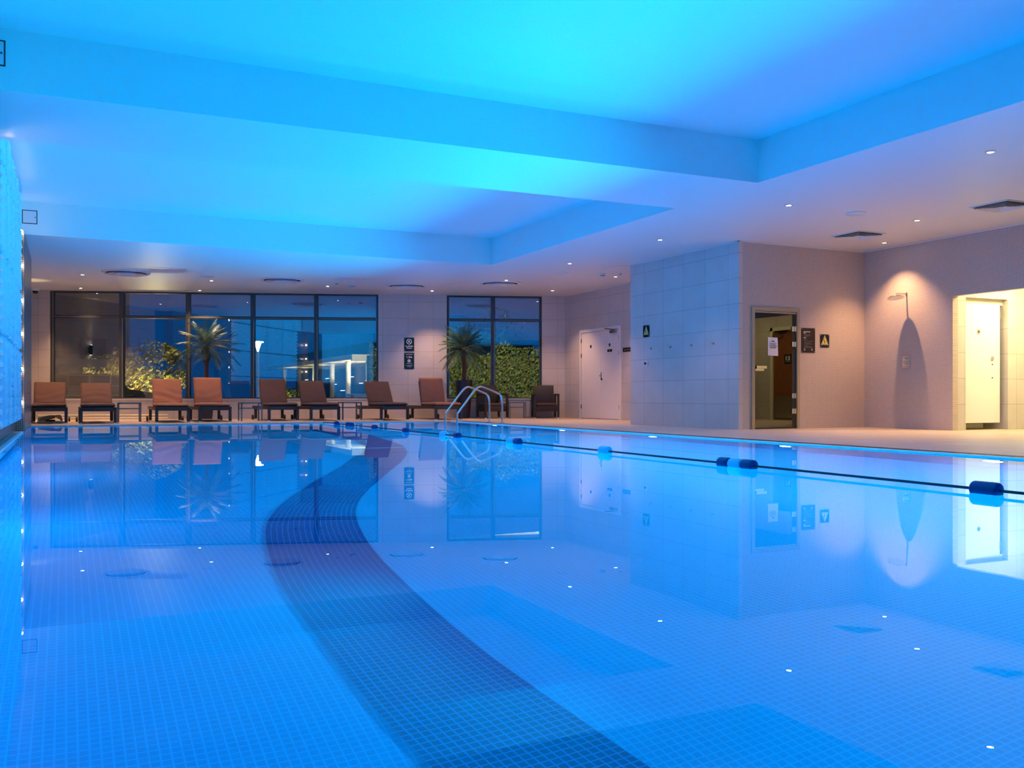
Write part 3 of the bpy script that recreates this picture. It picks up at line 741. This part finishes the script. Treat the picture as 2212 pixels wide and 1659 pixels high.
def pot_square(t):
    m_ = MB(); m_.add([(-.13, -.13, 0), (.13, -.13, 0), (.13, .13, 0), (-.13, .13, 0), (-.17, -.17, .45), (.17, -.17, .45), (.17, .17, .45), (-.17, .17, .45), (-.145, -.145, .45), (.145, -.145, .45), (.145, .145, .45), (-.145, .145, .45), (-.145, -.145, .40), (.145, -.145, .40), (.145, .145, .40), (-.145, .145, .40)],
                      [(3, 2, 1, 0), (0, 1, 5, 4), (1, 2, 6, 5), (2, 3, 7, 6), (3, 0, 4, 7), (4, 5, 9, 8), (5, 6, 10, 9), (6, 7, 11, 10), (7, 4, 8, 11), (8, 9, 13, 12), (9, 10, 14, 13), (10, 11, 15, 14), (11, 8, 12, 15), (12, 13, 14, 15)])
    m_.build('pot', 'pot_black', t)
def pot_tall(t):
    prof = [(.0, 0), (.145, 0)]
    for k in range(46):
        z = .01 + .90 * k / 45; prof.append((.145 + .07 * (z / .9) ** .8 + (.004 if k % 2 else -.002), z))
    prof += [(.215, .93), (.195, .94), (.19, .88), (0, .88)]
    MB().lathe(prof, 40).build('pot', 'pot_black', t)
palm(3.02, 23.45, pot_square, .40, 1.72, .74, 32, 'tall palm in a black square pot behind the loungers, left window', 3, .048)
palm(8.85, 21.42, pot_tall, .88, 1.72, .72, 40, 'bushy palm in a tall round ribbed black pot by the right window', 5, .050)

# ------------------------------------------------------------------ signs and fittings
I4 = Matrix.Identity(4)
def plate(t, w_, h, mat='sign_black', d=.006):
    MB().box(-w_ / 2, w_ / 2, -d, 0, -h / 2, h / 2).build('plate', mat, t)
    for sx in (-1, 1):
        for sz in (-1, 1): MB().lathe([(0, -d - .003), (.006, -d - .002), (.007, -d)], 12, (sx * (w_ / 2 - .018), 0, sz * (h / 2 - .018)), 'y').build('screw', 'chrome', t)
def tm(x, z, y=-.0068): return Matrix.Translation((x, y, z)) @ Matrix.Rotation(R(90), 4, 'X')
def ring(mb, x, z, r0, r1, y=-.0068, n=40):
    vs = []; fs = []
    for k in range(n):
        a = 2 * math.pi * k / n
        for yy in (y, y + .0015):
            for r in (r0, r1): vs.append((x + r * math.cos(a), yy, z + r * math.sin(a)))
    for k in range(n):
        a, b = 4 * k, 4 * ((k + 1) % n)
        fs += [(a, a + 1, b + 1, b), (a + 1, a + 3, b + 3, b + 1), (a + 3, a + 2, b + 2, b + 3), (a + 2, a, b, b + 2)]
    mb.add(vs, fs)
def bar(mb, x0, z0, x1, z1, wd_, y=-.0068):
    d = Vector((x1 - x0, 0, z1 - z0)).normalized(); n_ = Vector((-d.z, 0, d.x)) * wd_ / 2; a = Vector((x0, y, z0)); b = Vector((x1, y, z1)); dy = Vector((0, .0015, 0))
    mb.add([a - n_, b - n_, b + n_, a + n_, a - n_ + dy, b - n_ + dy, b + n_ + dy, a + n_ + dy], [(0, 1, 2, 3), (7, 6, 5, 4), (0, 4, 5, 1), (1, 5, 6, 2), (2, 6, 7, 3), (3, 7, 4, 0)])
def farpt(s_, z, off=0): return FA + FE * s_ + Vector((-.3250, -.9457, 0)) * off + Vector((0, 0, z))
t = thing('phone_sign', 'black sign reading No Mobile Phones on the tiled pier, upper of two', 'sign', farpt(8.585, 1.841, .001), FROT)
plate(t, .25, .345)
m_ = MB(); ring(m_, 0, .070, .056, .068); bar(m_, -.043, .113, .043, .027, .013); m_.build('prohibition_ring', 'letter', t)
m_ = MB(); bar(m_, -.026, .045, .012, .094, .020, -.0066); bar(m_, -.036, .052, -.018, .038, .016, -.0066); bar(m_, .004, .103, .026, .090, .016, -.0066); m_.build('phone_pictogram', 'float_pale', t)
text('No Mobile\nPhones', .044, 'letter', t, tm(0, -.068), bold=.0008)
t = thing('depth_sign', 'black sign reading Pool Depth 1.2m on the tiled pier, lower of two', 'sign', farpt(8.585, 1.430, .001), FROT)
plate(t, .25, .417)
text('Pool Depth', .036, 'letter', t, tm(0, .165)); text('1.2m', .075, 'letter', t, tm(0, .095), bold=.001)
m_ = MB(); ring(m_, 0, 0, .029, .038); bar(m_, -.024, .024, .024, -.024, .008); m_.build('prohibition_ring', 'letter', t)
m_ = MB(); bar(m_, -.012, -.01, .012, .010, .016, -.0066); m_.build('diver_pictogram', 'letter', t)
text('No Diving', .031, 'letter', t, tm(0, -.064)); text('No Life Guard\non Duty', .031, 'letter', t, tm(0, -.130))

# wall facing -X: helper rotates a local frame (x right, y into wall) onto it
RX = R(-90)
def warn(t, w_, h):
    plate(t, w_, h)
    m_ = MB(); A_ = [(-.078, -.066), (.078, -.066), (0, .092)]
    for a, b in zip(A_, A_[1:] + A_[:1]): bar(m_, a[0], a[1], b[0], b[1], .006)
    m_.build('triangle_outline', 'letter', t)
    MB().prism([(-.056, -.052), (.056, -.052), (0, .064)], 'y', -.0075, -.006).build('warning_triangle', 'sign_yellow', t)
    m_ = MB()
    for a in ((-.016, .012, -.004, -.014, .014), (-.006, -.010, .016, -.012, .012), (.014, -.012, .026, -.034, .010), (-.010, -.016, -.018, -.036, .010), (-.024, -.036, .012, -.040, .008)): bar(m_, *a, y=-.0085)
    ring(m_, -.014, .022, .0, .009, y=-.0085, n=14); m_.build('slip_pictogram', 'sign_black', t)
t = thing('slip_warning_sign', 'small black sign with yellow triangle on the blue-lit wall, left of the hooks', 'sign', (9.969, 15.04, 1.782), RX); warn(t, .215, .225)
t = thing('slip_warning_sign', 'small black sign with bright yellow triangle right of the rules plaque', 'sign', (11.822, 12.329, 1.50), 0); warn(t, .205, .225)
t = thing('rules_plaque', 'larger dark brown plaque with small text lines beside the smoked glass door', 'sign', (11.451, 12.329, 1.50), 0)
plate(t, .305, .42, 'sign_brown')
m_ = MB(); rr = random.Random(4)
bar(m_, -.105, .145, .045, .145, .011); bar(m_, -.105, .122, -.055, .122, .009); bar(m_, -.105, .046, -.055, .046, .009); m_.build('heading', 'letter', t)
m_ = MB()
for z, a, b in ((.100, -.09, .05), (.083, -.09, .05), (.065, -.085, .01), (.028, -.09, -.03), (.010, -.09, -.04), (-.013, -.09, .11), (-.042, -.085, .06), (-.062, -.09, .09), (-.088, -.085, .0), (-.108, -.09, .08), (-.124, -.09, .11)):
    x = a
    while x < b: l_ = rr.uniform(.008, .02); bar(m_, x, z, min(b, x + l_), z, .0045); x += l_ + .005
m_.build('text_lines', 'letter_dim', t)
for sx in (-.080, .083):
    m_ = MB(); ring(m_, sx, -.158, 0, .019); m_.build('round_symbol', 'letter_dim', t)

# hooks and alarm button on the blue-lit wall
for k, (y, lb) in enumerate(((14.875, 'first chrome robe hook, nearest the warning sign'), (14.244, 'second chrome robe hook from the warning sign'), (13.612, 'third chrome robe hook from the warning sign'), (12.983, 'fourth chrome robe hook, nearest the wall corner'))):
    if k == 0:
        hk = thing('robe_hook', lb, 'hook', (9.97, y, 1.445), RX, 'robe hooks in a row'); 
        MB().lathe([(0, -.008), (.02, -.008), (.022, 0)], 18, (0, 0, 0), 'y').build('rose', 'steel', hk)
        MB().tube([(0, -.006, 0), (0, -.035, -.004), (0, -.05, .012), (0, -.052, .022)], .007, 8).build('peg', 'steel', hk)
    else:
        o = copy_tree(hk); o.location = (9.97, y, 1.445); o['label'] = lb
t = thing('alarm_button', 'small white wall plate with a dark push button below the hooks', 'button', (9.969, 15.03, 1.168), RX)
MB().rbox(-.04, .04, -.018, 0, -.045, .045, .006, 3).build('plate', 'foot_cap', t)
MB().lathe([(0, -.045), (.024, -.042), (.026, -.03), (.016, -.018)], 20, (0, 0, 0), 'y').build('button', 'sign_black', t)


# white double door in the recess wall
d = MB(); 
d.box(11.47, 11.60, 20.20, 20.27, 0, 2.17); d.box(11.47, 11.60, 18.37, 18.44, 0, 2.17); d.box(11.47, 11.60, 18.44, 20.20, 2.10, 2.17)
dr = struct(d.build('door_1', 'door_white'))
for y0, y1, lb in ((19.277, 20.19, 'left'), (18.45, 19.273, 'right')):
    lf = MB().box(11.485, 11.53, y0, y1, .012, 2.095).build('door_leaf', 'door_white', dr)
    for z in ((1.90, 1.54, .29)):
        yh = 20.195 if y0 > 19 else 18.445
        MB().lathe([(0, -.05), (.011, -.05), (.011, .05), (0, .05)], 12, (11.478, yh, z)).build('hinge', 'steel' if y0 < 19 else 'dark_rubber', lf)
h_ = MB(); h_.box(11.478, 11.485, 19.235, 19.262, .93, 1.11); h_.tube([(11.478, 19.247, 1.03), (11.43, 19.247, 1.03), (11.425, 19.20, 1.03), (11.425, 19.13, 1.03)], .010, 8)
h_.lathe([(0, -.012), (.022, -.010), (.026, 0)], 16, (11.485, 19.21, .945), 'x'); h_.build('door_handle', 'chrome', dr)
MB().rbox(11.43, 11.485, 18.52, 18.80, 2.01, 2.075, .008, 2).build('door_closer', 'steel', dr)
MB().tube([(11.44, 18.62, 2.085), (11.40, 18.80, 2.115), (11.44, 19.02, 2.135)], .009, 6).build('closer_arm', 'dark_rubber', dr)
for y in (19.733, 18.864):
    MB().lathe([(0, -.004), (.048, -.004), (.048, 0)], 28, (11.485, y, 1.747), 'x').build('fire_door_disc', 'letter', dr)
    MB().lathe([(0, -.006), (.040, -.006), (.040, 0)], 28, (11.485, y, 1.747), 'x').build('disc_face', 'disc_blue', dr)
np_ = thing('door_nameplate', 'tiny black nameplate on the right leaf of the white double door', 'sign', (11.484, 18.86, 1.612), RX)
MB().box(-.10, .10, -.005, 0, -.028, .028).build('plate', 'sign_black', np_); text('PUSH', .028, 'letter', np_, tm(0, 0, -.0058))
np_ = thing('room_nameplate', 'long narrow black nameplate on the wall right of the white double door', 'sign', (11.489, 18.115, 1.602), RX)
MB().box(-.175, .175, -.006, 0, -.045, .045).build('plate', 'sign_black', np_); text('Steam Room', .05, 'letter_dim', np_, tm(0, 0))

# smoked glass door of the steam room
d = MB(); Y = 12.33
d.box(10.225, 10.285, Y - .03, Y + .12, 0, 2.03); d.box(11.19, 11.25, Y - .03, Y + .12, 0, 2.03); d.box(10.285, 11.19, Y - .03, Y + .12, 1.965, 2.03)
dg = struct(d.build('door_2', 'timber_frame'))
MB().box(10.295, 11.09, Y - .012, Y, .02, 1.955).build('glass_leaf', 'smoked_glass', dg)
MB().box(11.09, 11.19, Y + .0, Y + .03, .0, 1.965).build('dark_jamb', 'dark_gap', dg)
MB().box(10.285, 11.17, Y - .022, Y - .004, 1.935, 1.957).build('top_rail', 'timber_frame', dg)
for z in (1.683, 1.424, .553, .294):
    h_ = MB(); h_.box(11.075, 11.125, Y - .028, Y + .006, z - .042, z + .042); h_.box(11.130, 11.165, Y - .032, Y + .006, z - .042, z + .042); h_.lathe([(0, -.042), (.008, -.042), (.008, .042), (0, .042)], 10, (11.128, Y - .028, z)); h_.build('hinge', 'steel', dg)
MB().box(10.31, 10.52, Y - .045, Y - .020, 1.005, 1.05).build('door_handle', 'steel', dg)
MB().box(10.30, 10.48, Y - .024, Y - .010, .965, 1.003).build('push_plate', 'steel', dg)
MB().box(10.255, 11.22, Y - .02, Y + .1, 0, .018).build('threshold', 'dark_gap', dg)
pn = thing('paper_notice', 'white printed notice taped to the smoked glass door', 'notice', (10.672, Y - .014, 1.377))
MB().add([(-.100, 0, .152), (.105, 0, .150), (.112, -.004, -.155), (-.112, -.006, -.152), (-.100, .0006, .152), (.105, .0006, .150), (.112, -.0034, -.155), (-.112, -.0054, -.152)], [(3, 2, 1, 0), (4, 5, 6, 7), (0, 1, 5, 4), (1, 2, 6, 5), (2, 3, 7, 6), (3, 0, 4, 7)]).build('sheet', 'paper', pn)
m_ = MB(); bar(m_, -.032, .086, .034, .086, .010, -.008)
for z, a in ((.052, .072), (.030, .055), (.012, .078), (-.008, .074), (-.026, .058)):
    x = -a
    while x < a: l_ = rr.uniform(.01, .026); bar(m_, x, z, min(a, x + l_), z, .0065, -.009); x += l_ + .005
m_.build('text_lines', 'sign_black', pn)

# shower
t = thing('wall_shower', 'chrome rain shower head on a wall arm against beige mosaic', 'shower', (12.75, 11.406, 2.262), RX)
MB().lathe([(0, -.012), (.022, -.012), (.026, 0)], 20, (0, 0, 0), 'y').build('wall_flange', 'chrome', t)
MB().tube(smooth([(0, -.01, 0), (0, -.15, 0), (0, -.222, 0), (0, -.250, -.02), (0, -.252, -.055)]), .0105, 10).build('arm', 'chrome', t)
MB().lathe([(0, -.024), (.128, -.024), (.132, -.018), (.128, -.012), (.03, -.004), (.02, .008)], 40)
sh_ = MB(); sh_.lathe([(0, -.024), (.128, -.024), (.132, -.018), (.128, -.012), (.03, -.004), (.02, .008)], 40)
mt_ = Matrix.Translation((0, -.252, -.058)) @ Matrix.Rotation(R(-13), 4, 'Y') @ Matrix.Rotation(R(-5), 4, 'X'); sh_.v = [tuple(mt_ @ Vector(p)) for p in sh_.v]; sh_.build('shower_head', 'chrome', t)
t = thing('shower_control', 'square bronze control plate with two chrome knobs below the shower', 'shower control', (12.749, 11.412, 1.12), RX)
MB().box(-.078, .078, -.008, 0, -.105, .105).build('plate', 'steel', t)
for z in (.045, -.045): MB().lathe([(0, -.06), (.022, -.058), (.028, -.045), (.028, -.012), (.02, -.008)], 20, (0, 0, z), 'y').build('knob', 'chrome', t)

# vestibule: white cubicle door and wooden door
d = MB(); d.box(13.05, 14.05, 10.60, 10.605, 2.05, 2.14); dc = struct(d.build('door_3', 'cream_frame'))
MB().box(13.06, 13.985, 10.60, 10.63, .11, 2.05).build('cubicle_door', 'door_white', dc)
MB().lathe([(0, -.004), (.042, -.004), (.042, 0)], 24, (13.475, 10.60, 1.60), 'y').build('door_disc', 'steel', dc)
MB().lathe([(0, -.006), (.016, -.006), (.016, 0)], 24, (13.475, 10.60, 1.60), 'y').build('disc_symbol', 'sign_black', dc)
MB().lathe([(0, -.012), (.036, -.010), (.036, 0)], 24, (13.80, 10.60, 1.17), 'y').build('lock', 'steel', dc)
for z in (1.07, .85): MB().lathe([(0, -.008), (.010, -.008), (.010, 0)], 14, (13.80, 10.60, z), 'y').build('fixing', 'dark_rubber', dc)
for z in (1.90,): MB().box(13.97, 14.02, 10.585, 10.60, z - .07, z + .07).build('hinge', 'steel', dc)
tb = thing('shower_tray', 'pale slab bench seen under the raised white cubicle door', 'bench', (13.5, 11.1, 0)); MB().rbox(-.42, .38, -.28, .3, 0, .10, .02, 3).build('slab', 'cream_frame', tb)
d = MB(); d.box(14.87, 14.95, 7.38, 7.46, 0, 2.14); d.box(14.87, 14.95, 8.32, 8.40, 0, 2.14); d.box(14.87, 14.95, 7.38, 8.40, 2.06, 2.14)
dw = struct(d.build('door_4', 'cream_frame'))
MB().box(14.90, 14.94, 7.47, 8.31, .01, 2.05).build('wooden_leaf', 'wood_door', dw)
MB().box(14.895, 14.90, 7.50, 8.28, .05, .55).build('kick_plate', 'steel', dw)
MB().box(14.84, 14.90, 7.50, 7.78, 1.90, 1.96).build('door_closer', 'steel', dw)
MB().box(14.82, 14.86, 7.60, 7.98, 2.02, 2.05).build('closer_arm', 'sign_black', dw)
ds = MB().box(14.892, 14.90, 7.84, 8.06, 1.29, 1.50).build('door_sign', 'sign_black', dw)
m_ = MB()
for a in ((8.02, 1.46, 7.99, 1.36), (7.95, 1.47, 7.95, 1.34), (7.89, 1.46, 7.91, 1.36), (8.035, 1.325, 7.865, 1.325)):
    m_.box(14.889, 14.892, min(a[0], a[2]) - .005, max(a[0], a[2]) + .005, min(a[1], a[3]), max(a[1], a[3]) + .006)
m_.build('pictogram', 'letter', ds)
lamp('vestibule_lamp', 'AREA', (13.8, 9.6, 2.60), 85, (1, .85, .38), None, size=.9, size_y=.6)
lamp('vestibule_lamp', 'AREA', (13.8, 7.2, 2.60), 40, (1, .85, .38), None, size=.9, size_y=.6)

# cleaning gear on the floor under the left-hand loungers
for k, (z, y, lb) in enumerate(((.06, 24.55, 'long pale pool pole lying along the foot of the far wall, lower one'), (.13, 24.60, 'long pale pool pole resting on the other one by the wall'))):
    o = MB().tube([(-.6, y + .25, z - .035), (2.2, y - .72, z - .035)], .018, 10).build('pool_pole', 'cream_plastic'); tag(o, lb, 'pole', 'pool poles by the far wall')
t = thing('leaf_net', 'pale folded pool net with a dark handle under the leftmost lounger', 'pool net', (-.30, 21.55, 0))
m_ = MB()
for q in range(3): m_.tube(smooth([(-.22, .02 * q, .03 + .03 * q), (-.1, .1, .05 + .03 * q), (.05, .16, .10 + .02 * q), (.18, .05, .16 - .03 * q), (.22, -.08, .05)]), .022, 8)
m_.rbox(-.24, .24, -.14, .14, .0, .035, .015, 3); m_.build('folded_net', 'cream_plastic', t)
MB().rbox(-.08, .10, -.20, -.16, .03, .065, .012, 3).build('handle', 'disc_blue', t)
t = thing('wall_sconce', 'black up-and-down wall light on the far left return wall, seen mirrored in the first window', 'wall light', (-.80, 23.2, 1.76))
MB().rbox(0, .02, -.05, .05, -.08, .08, .008, 2).build('back_plate', 'sign_black', t)
MB().lathe([(0, -.13), (.036, -.13), (.038, -.125), (.038, .125), (.036, .13), (0, .13)], 24, (.055, 0, 0)).build('body', 'sign_black', t)
for s_ in (-1, 1):
    MB().lathe([(0, s_ * .131), (.03, s_ * .131), (.03, s_ * .132)], 20, (.055, 0, 0)).build('lens', 'lens', t)
    lamp('sconce_lamp', 'SPOT', (.055, 0, s_ * .14), 30, (1, .74, .36), t, rot=(R(180) if s_ > 0 else 0, 0, 0), size=.015, angle=44, blend=.8)

lamp('low_fill_lamp', 'POINT', (-.62, 22.75, .30), 9, (1, .74, .36), None, size=.04)  # added fill without a fixture, brightens the floor around the leftmost lounger
# ------------------------------------------------------------------ outside
struct(MB().box(-60, 90, 21.3 + 4.2, 160, -.12, -.06).build('ground', 'asphalt'))
struct(MB().box(3, 90, 21.6, 26, -.12, -.06).build('ground_near', 'asphalt'))
def leaves(n, shape, size, seed, light_dir=None):
    rnd = random.Random(seed); m_ = MB()
    for _ in range(n):
        c = Vector(shape(rnd)); q = Vector((rnd.gauss(0, 1), rnd.gauss(0, 1), rnd.gauss(0, 1))).normalized(); u = q.orthogonal().normalized(); v = q.cross(u)
        s_ = size * rnd.uniform(.6, 1.4)
        m_.add([c - u * s_, c - v * s_ * .45, c + u * s_, c + v * s_ * .45], [(0, 1, 2, 3)])
    return m_
def tree(x, y, r, zc, rz, n, size, mat, label, seed, trunk=.12):
    t = thing('garden_tree', label, 'tree', (x, y, -.06))
    MB().tube([(0, 0, 0), (.05, 0, zc * .5), (0, .05, zc)], [trunk, trunk * .8, trunk * .5], 10).build('trunk', 'bark', t)
    b = MB(); rb = random.Random(seed + 1)
    for k in range(9):
        a = rb.uniform(0, 6.28); e = rb.uniform(.3, .9)
        b.tube([(0, 0, zc * .45), (r * .4 * math.cos(a), r * .4 * math.sin(a), zc * .45 + rz * .5 * e), (r * .8 * math.cos(a), r * .8 * math.sin(a), zc + rz * .4 * e)], [trunk * .4, trunk * .25, .01], 6)
    b.build('branches', 'bark', t)
    bl_ = [(rb.gauss(0, .45), rb.gauss(0, .45), rb.uniform(-.8, .8)) for _ in range(26)]
    def sh(q):
        c = q.choice(bl_); p = Vector((c[0] + q.gauss(0, .22), c[1] + q.gauss(0, .22), c[2] + q.gauss(0, .16)))
        k = max(1, p.length / 1.0); p /= k
        return (p.x * r, p.y * r, zc + p.z * rz)
    leaves(n, sh, size, seed).build('crown', mat, t)
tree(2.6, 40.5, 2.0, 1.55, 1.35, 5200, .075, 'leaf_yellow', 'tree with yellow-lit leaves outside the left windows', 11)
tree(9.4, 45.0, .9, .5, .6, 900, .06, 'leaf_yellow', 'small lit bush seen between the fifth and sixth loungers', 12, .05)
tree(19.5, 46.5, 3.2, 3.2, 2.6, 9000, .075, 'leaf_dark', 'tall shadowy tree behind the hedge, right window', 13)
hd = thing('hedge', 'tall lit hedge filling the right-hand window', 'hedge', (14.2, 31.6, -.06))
def sh(q):
    s_ = q.uniform(-4.5, 6.5); u = q.random(); z = q.uniform(0, 2.35 + .18 * math.sin(s_ * 2.3) + .12 * math.sin(s_ * 5.1)); dpt = q.gauss(0, .32)
    return (FE.x * s_ + .325 * dpt, FE.y * s_ + .9457 * dpt, z)
leaves(26000, sh, .046, 21).build('foliage', 'leaf_green', hd)
m_ = MB()
for k in range(14):
    s_ = -4 + k * .75; m_.tube([(FE.x * s_, FE.y * s_, 0), (FE.x * s_ + .1, FE.y * s_, 2.0)], .03, 6)
m_.build('stems', 'bark', hd)
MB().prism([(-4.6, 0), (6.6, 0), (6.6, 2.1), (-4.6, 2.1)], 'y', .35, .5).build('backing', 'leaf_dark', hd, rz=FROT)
# canopy building
bd = thing('entrance_canopy_building', 'building with a pale sloping entrance canopy on columns beyond the car park', 'building', (16.5, 58.6, -.06))
m_ = MB(); m_.prism([(0, 2.85), (0, 3.28), (8.5, 3.28), (8.5, 2.85)], 'y', 0, .25)
m_.add([(0, 0, 2.95), (0, 0, 3.28), (.3, 29, 3.28), (.3, 29, 3.05), (3.0, 29, 3.05), (8.5, 0, 2.95), (8.5, 29, 3.28)], [(0, 1, 2, 3), (0, 3, 4, 5), (1, 6, 2)])
m_.build('canopy', 'canopy_cream', bd)
for k, (cx, cy) in enumerate(((1.35, .9), (.75, 3.6), (.8, 8.0), (.85, 13.5), (.9, 19), (.95, 25))):
    MB().lathe([(0, 0), (.17, 0), (.17, 2.75), (.20, 2.8), (.20, 2.95), (0, 2.95)], 18, (cx, cy, 0)).build('column', 'column_cream', bd)
for a in (0, .75):
    MB().tube([(3.2 + a * .9, 1.2, 2.9), (3.45 + a * .35, 1.2, 1.5)], .05, 8).build('strut', 'column_cream', bd); MB().tube([(3.3 + a * .9, 1.25, 0.0), (3.45 + a * .35, 1.25, 1.4)], .05, 8).build('strut', 'column_cream', bd)
MB().box(2.6, 14, 3, 28, 0, 3.6).build('glazed_hall', 'dark_glass', bd)
MB().box(2.2, 14, 2, 28, 3.5, 4.3).build('parapet', 'dark_glass', bd)
rr = random.Random(9)
for k in range(9): MB().box(2.55, 2.6, 4 + k * 2.4, 4.6 + k * 2.4 + rr.uniform(0, .6), 1.0 + (k % 3) * .5, 1.05 + (k % 3) * .5).build('interior_light', 'small_glow', bd)
lamp('canopy_lamp', 'AREA', (18.5, 60.5, 1.2), 500, (1, .85, .5), None, rot=(R(180), 0, 0), size=2.5)
for yy in (65, 72, 80): lamp('canopy_lamp', 'AREA', (17.6, yy, 1.5), 90, (1, .88, .6), None, rot=(R(180), 0, 0), size=2.5)
for yy in (64, 72): lamp('canopy_lamp', 'POINT', (14.5, yy - 3, 1.2), 35, (1, .9, .65), None, size=.3)
lamp('canopy_lamp', 'SPOT', (17.0, 54.5, 4.6), 900, (1, .85, .5), None, rot=(R(48), 0, 0), size=.2, angle=80)
sg = thing('car_park_sign', 'small pale notice board below the canopy outside', 'sign', (15.3, 53.5, -.06), R(-16))
MB().box(-.62, .62, -.02, .02, .30, .74).build('panel', 'paper', sg); MB().box(-.30, -.14, -.03, -.02, .42, .66).build('emblem', 'flag_red', sg)
for sx in (-.62, .62): MB().box(sx - .02, sx + .02, -.02, .02, 0, .85).build('post', 'dark_rubber', sg)
nb = thing('neighbouring_building', 'tall dark building wing outside the leftmost window panes', 'building', (-2.6, 42.5, -.1))
m_ = MB(); m_.box(-3, 5.0, 0, 8, 0, 8.5); m_.build('wall', 'near_slate', nb); MB().box(-3, 5.05, -.1, 8, 8.5, 8.7).build('roof_edge', 'dark_gap', nb)
for k in range(3): MB().box(-.5 + k * 1.8, .5 + k * 1.8, -.03, 0, 1.2, 3.0).build('window', 'dark_glass', nb)
# street lamp
sl = thing('street_lamp', 'glowing street lamp on a tall pale post seen through the windows', 'street lamp', (12.9, 71.3, -.06))
MB().tube([(0, 0, 0), (0, 0, 3.9)], [.13, .10], 12).build('post', 'post_grey', sl)
MB().lathe([(.05, 3.9), (.10, 4.1), (.22, 4.45), (.26, 4.56), (.0, 4.58)], 20).build('head', 'lamp_glow', sl)
MB().lathe([(0, 4.60), (.42, 4.60), (.40, 4.66), (0, 4.70)], 20).build('shade', 'lamp_glow', sl)
# railing and parked car at the left
rl = thing('fence_rails', 'pale post and rail fence outside the leftmost window', 'fence', (0, 0, -.06))
m_ = MB()
for k in range(5): m_.box(-1.2 + k * .62, -1.16 + k * .62, 33.0, 33.04, 0, 1.30)
for z in (.62, .92, 1.26): m_.box(-1.3, 2.0, 33.0, 33.03, z, z + .03)
m_.build('rails', 'rail_cream', rl); MB().box(-1.9, 1.2, 33.2, 33.3, 1.55, 1.80).build('beam', 'rail_cream', rl)
cr = thing('parked_car', 'dark parked car glimpsed behind the second lounger', 'car', (.75, 35.8, -.06), R(10))
m_ = MB(); m_.prism([(-2, .25), (2, .25), (2.05, .7), (1.1, .85), (.7, 1.35), (-1.1, 1.38), (-1.7, .95), (-2.05, .8)], 'y', -.8, .8); m_.build('body', 'car_paint', cr)
MB().prism([(-1.35, .92), (.95, .92), (.62, 1.28), (-1.02, 1.30)], 'y', -.82, .82).build('side_windows', 'dark_glass', cr)
for sx in (-1.3, 1.3):
    for sy in (-.8, .8): MB().lathe([(0, -.09), (.30, -.09), (.32, 0), (.30, .09), (0, .09)], 20, (sx, sy, .31), 'y').build('wheel', 'dark_rubber', cr)
lamp('panel_uplight', 'AREA', (-.50, 13.6, 3.28), .22, (1, .72, .5), None, rot=(R(180), 0, 0), size=.04, size_y=2.6, spread=75)
# garden lights that pick out the greenery
lamp('garden_uplight', 'POINT', (3.1, 38.9, .25), 420, (1, .86, .42), None, size=.05)
lamp('garden_uplight', 'POINT', (1.2, 39.6, .3), 160, (1, .86, .42), None, size=.05)
lamp('garden_uplight', 'POINT', (9.2, 43.6, .3), 40, (.9, 1, .4), None, size=.05)
lamp('garden_floodlight', 'AREA', (12.2, 25.8, 2.6), 800, (1, .84, .34), None, rot=(R(68), 0, R(-19)), size=.4)

# light that leaves the water reaches the room (shadow caustics through the water surface)
wat.cycles.is_caustics_caster = True
for p in wat.data.polygons: p.use_smooth = True
for o in bpy.data.objects:
    if o.type == 'MESH' and (o.name in ('ceiling', 'wall_left_waves', 'wall_left_upper') or o.name.startswith('wave_panel')): o.cycles.is_caustics_receiver = True
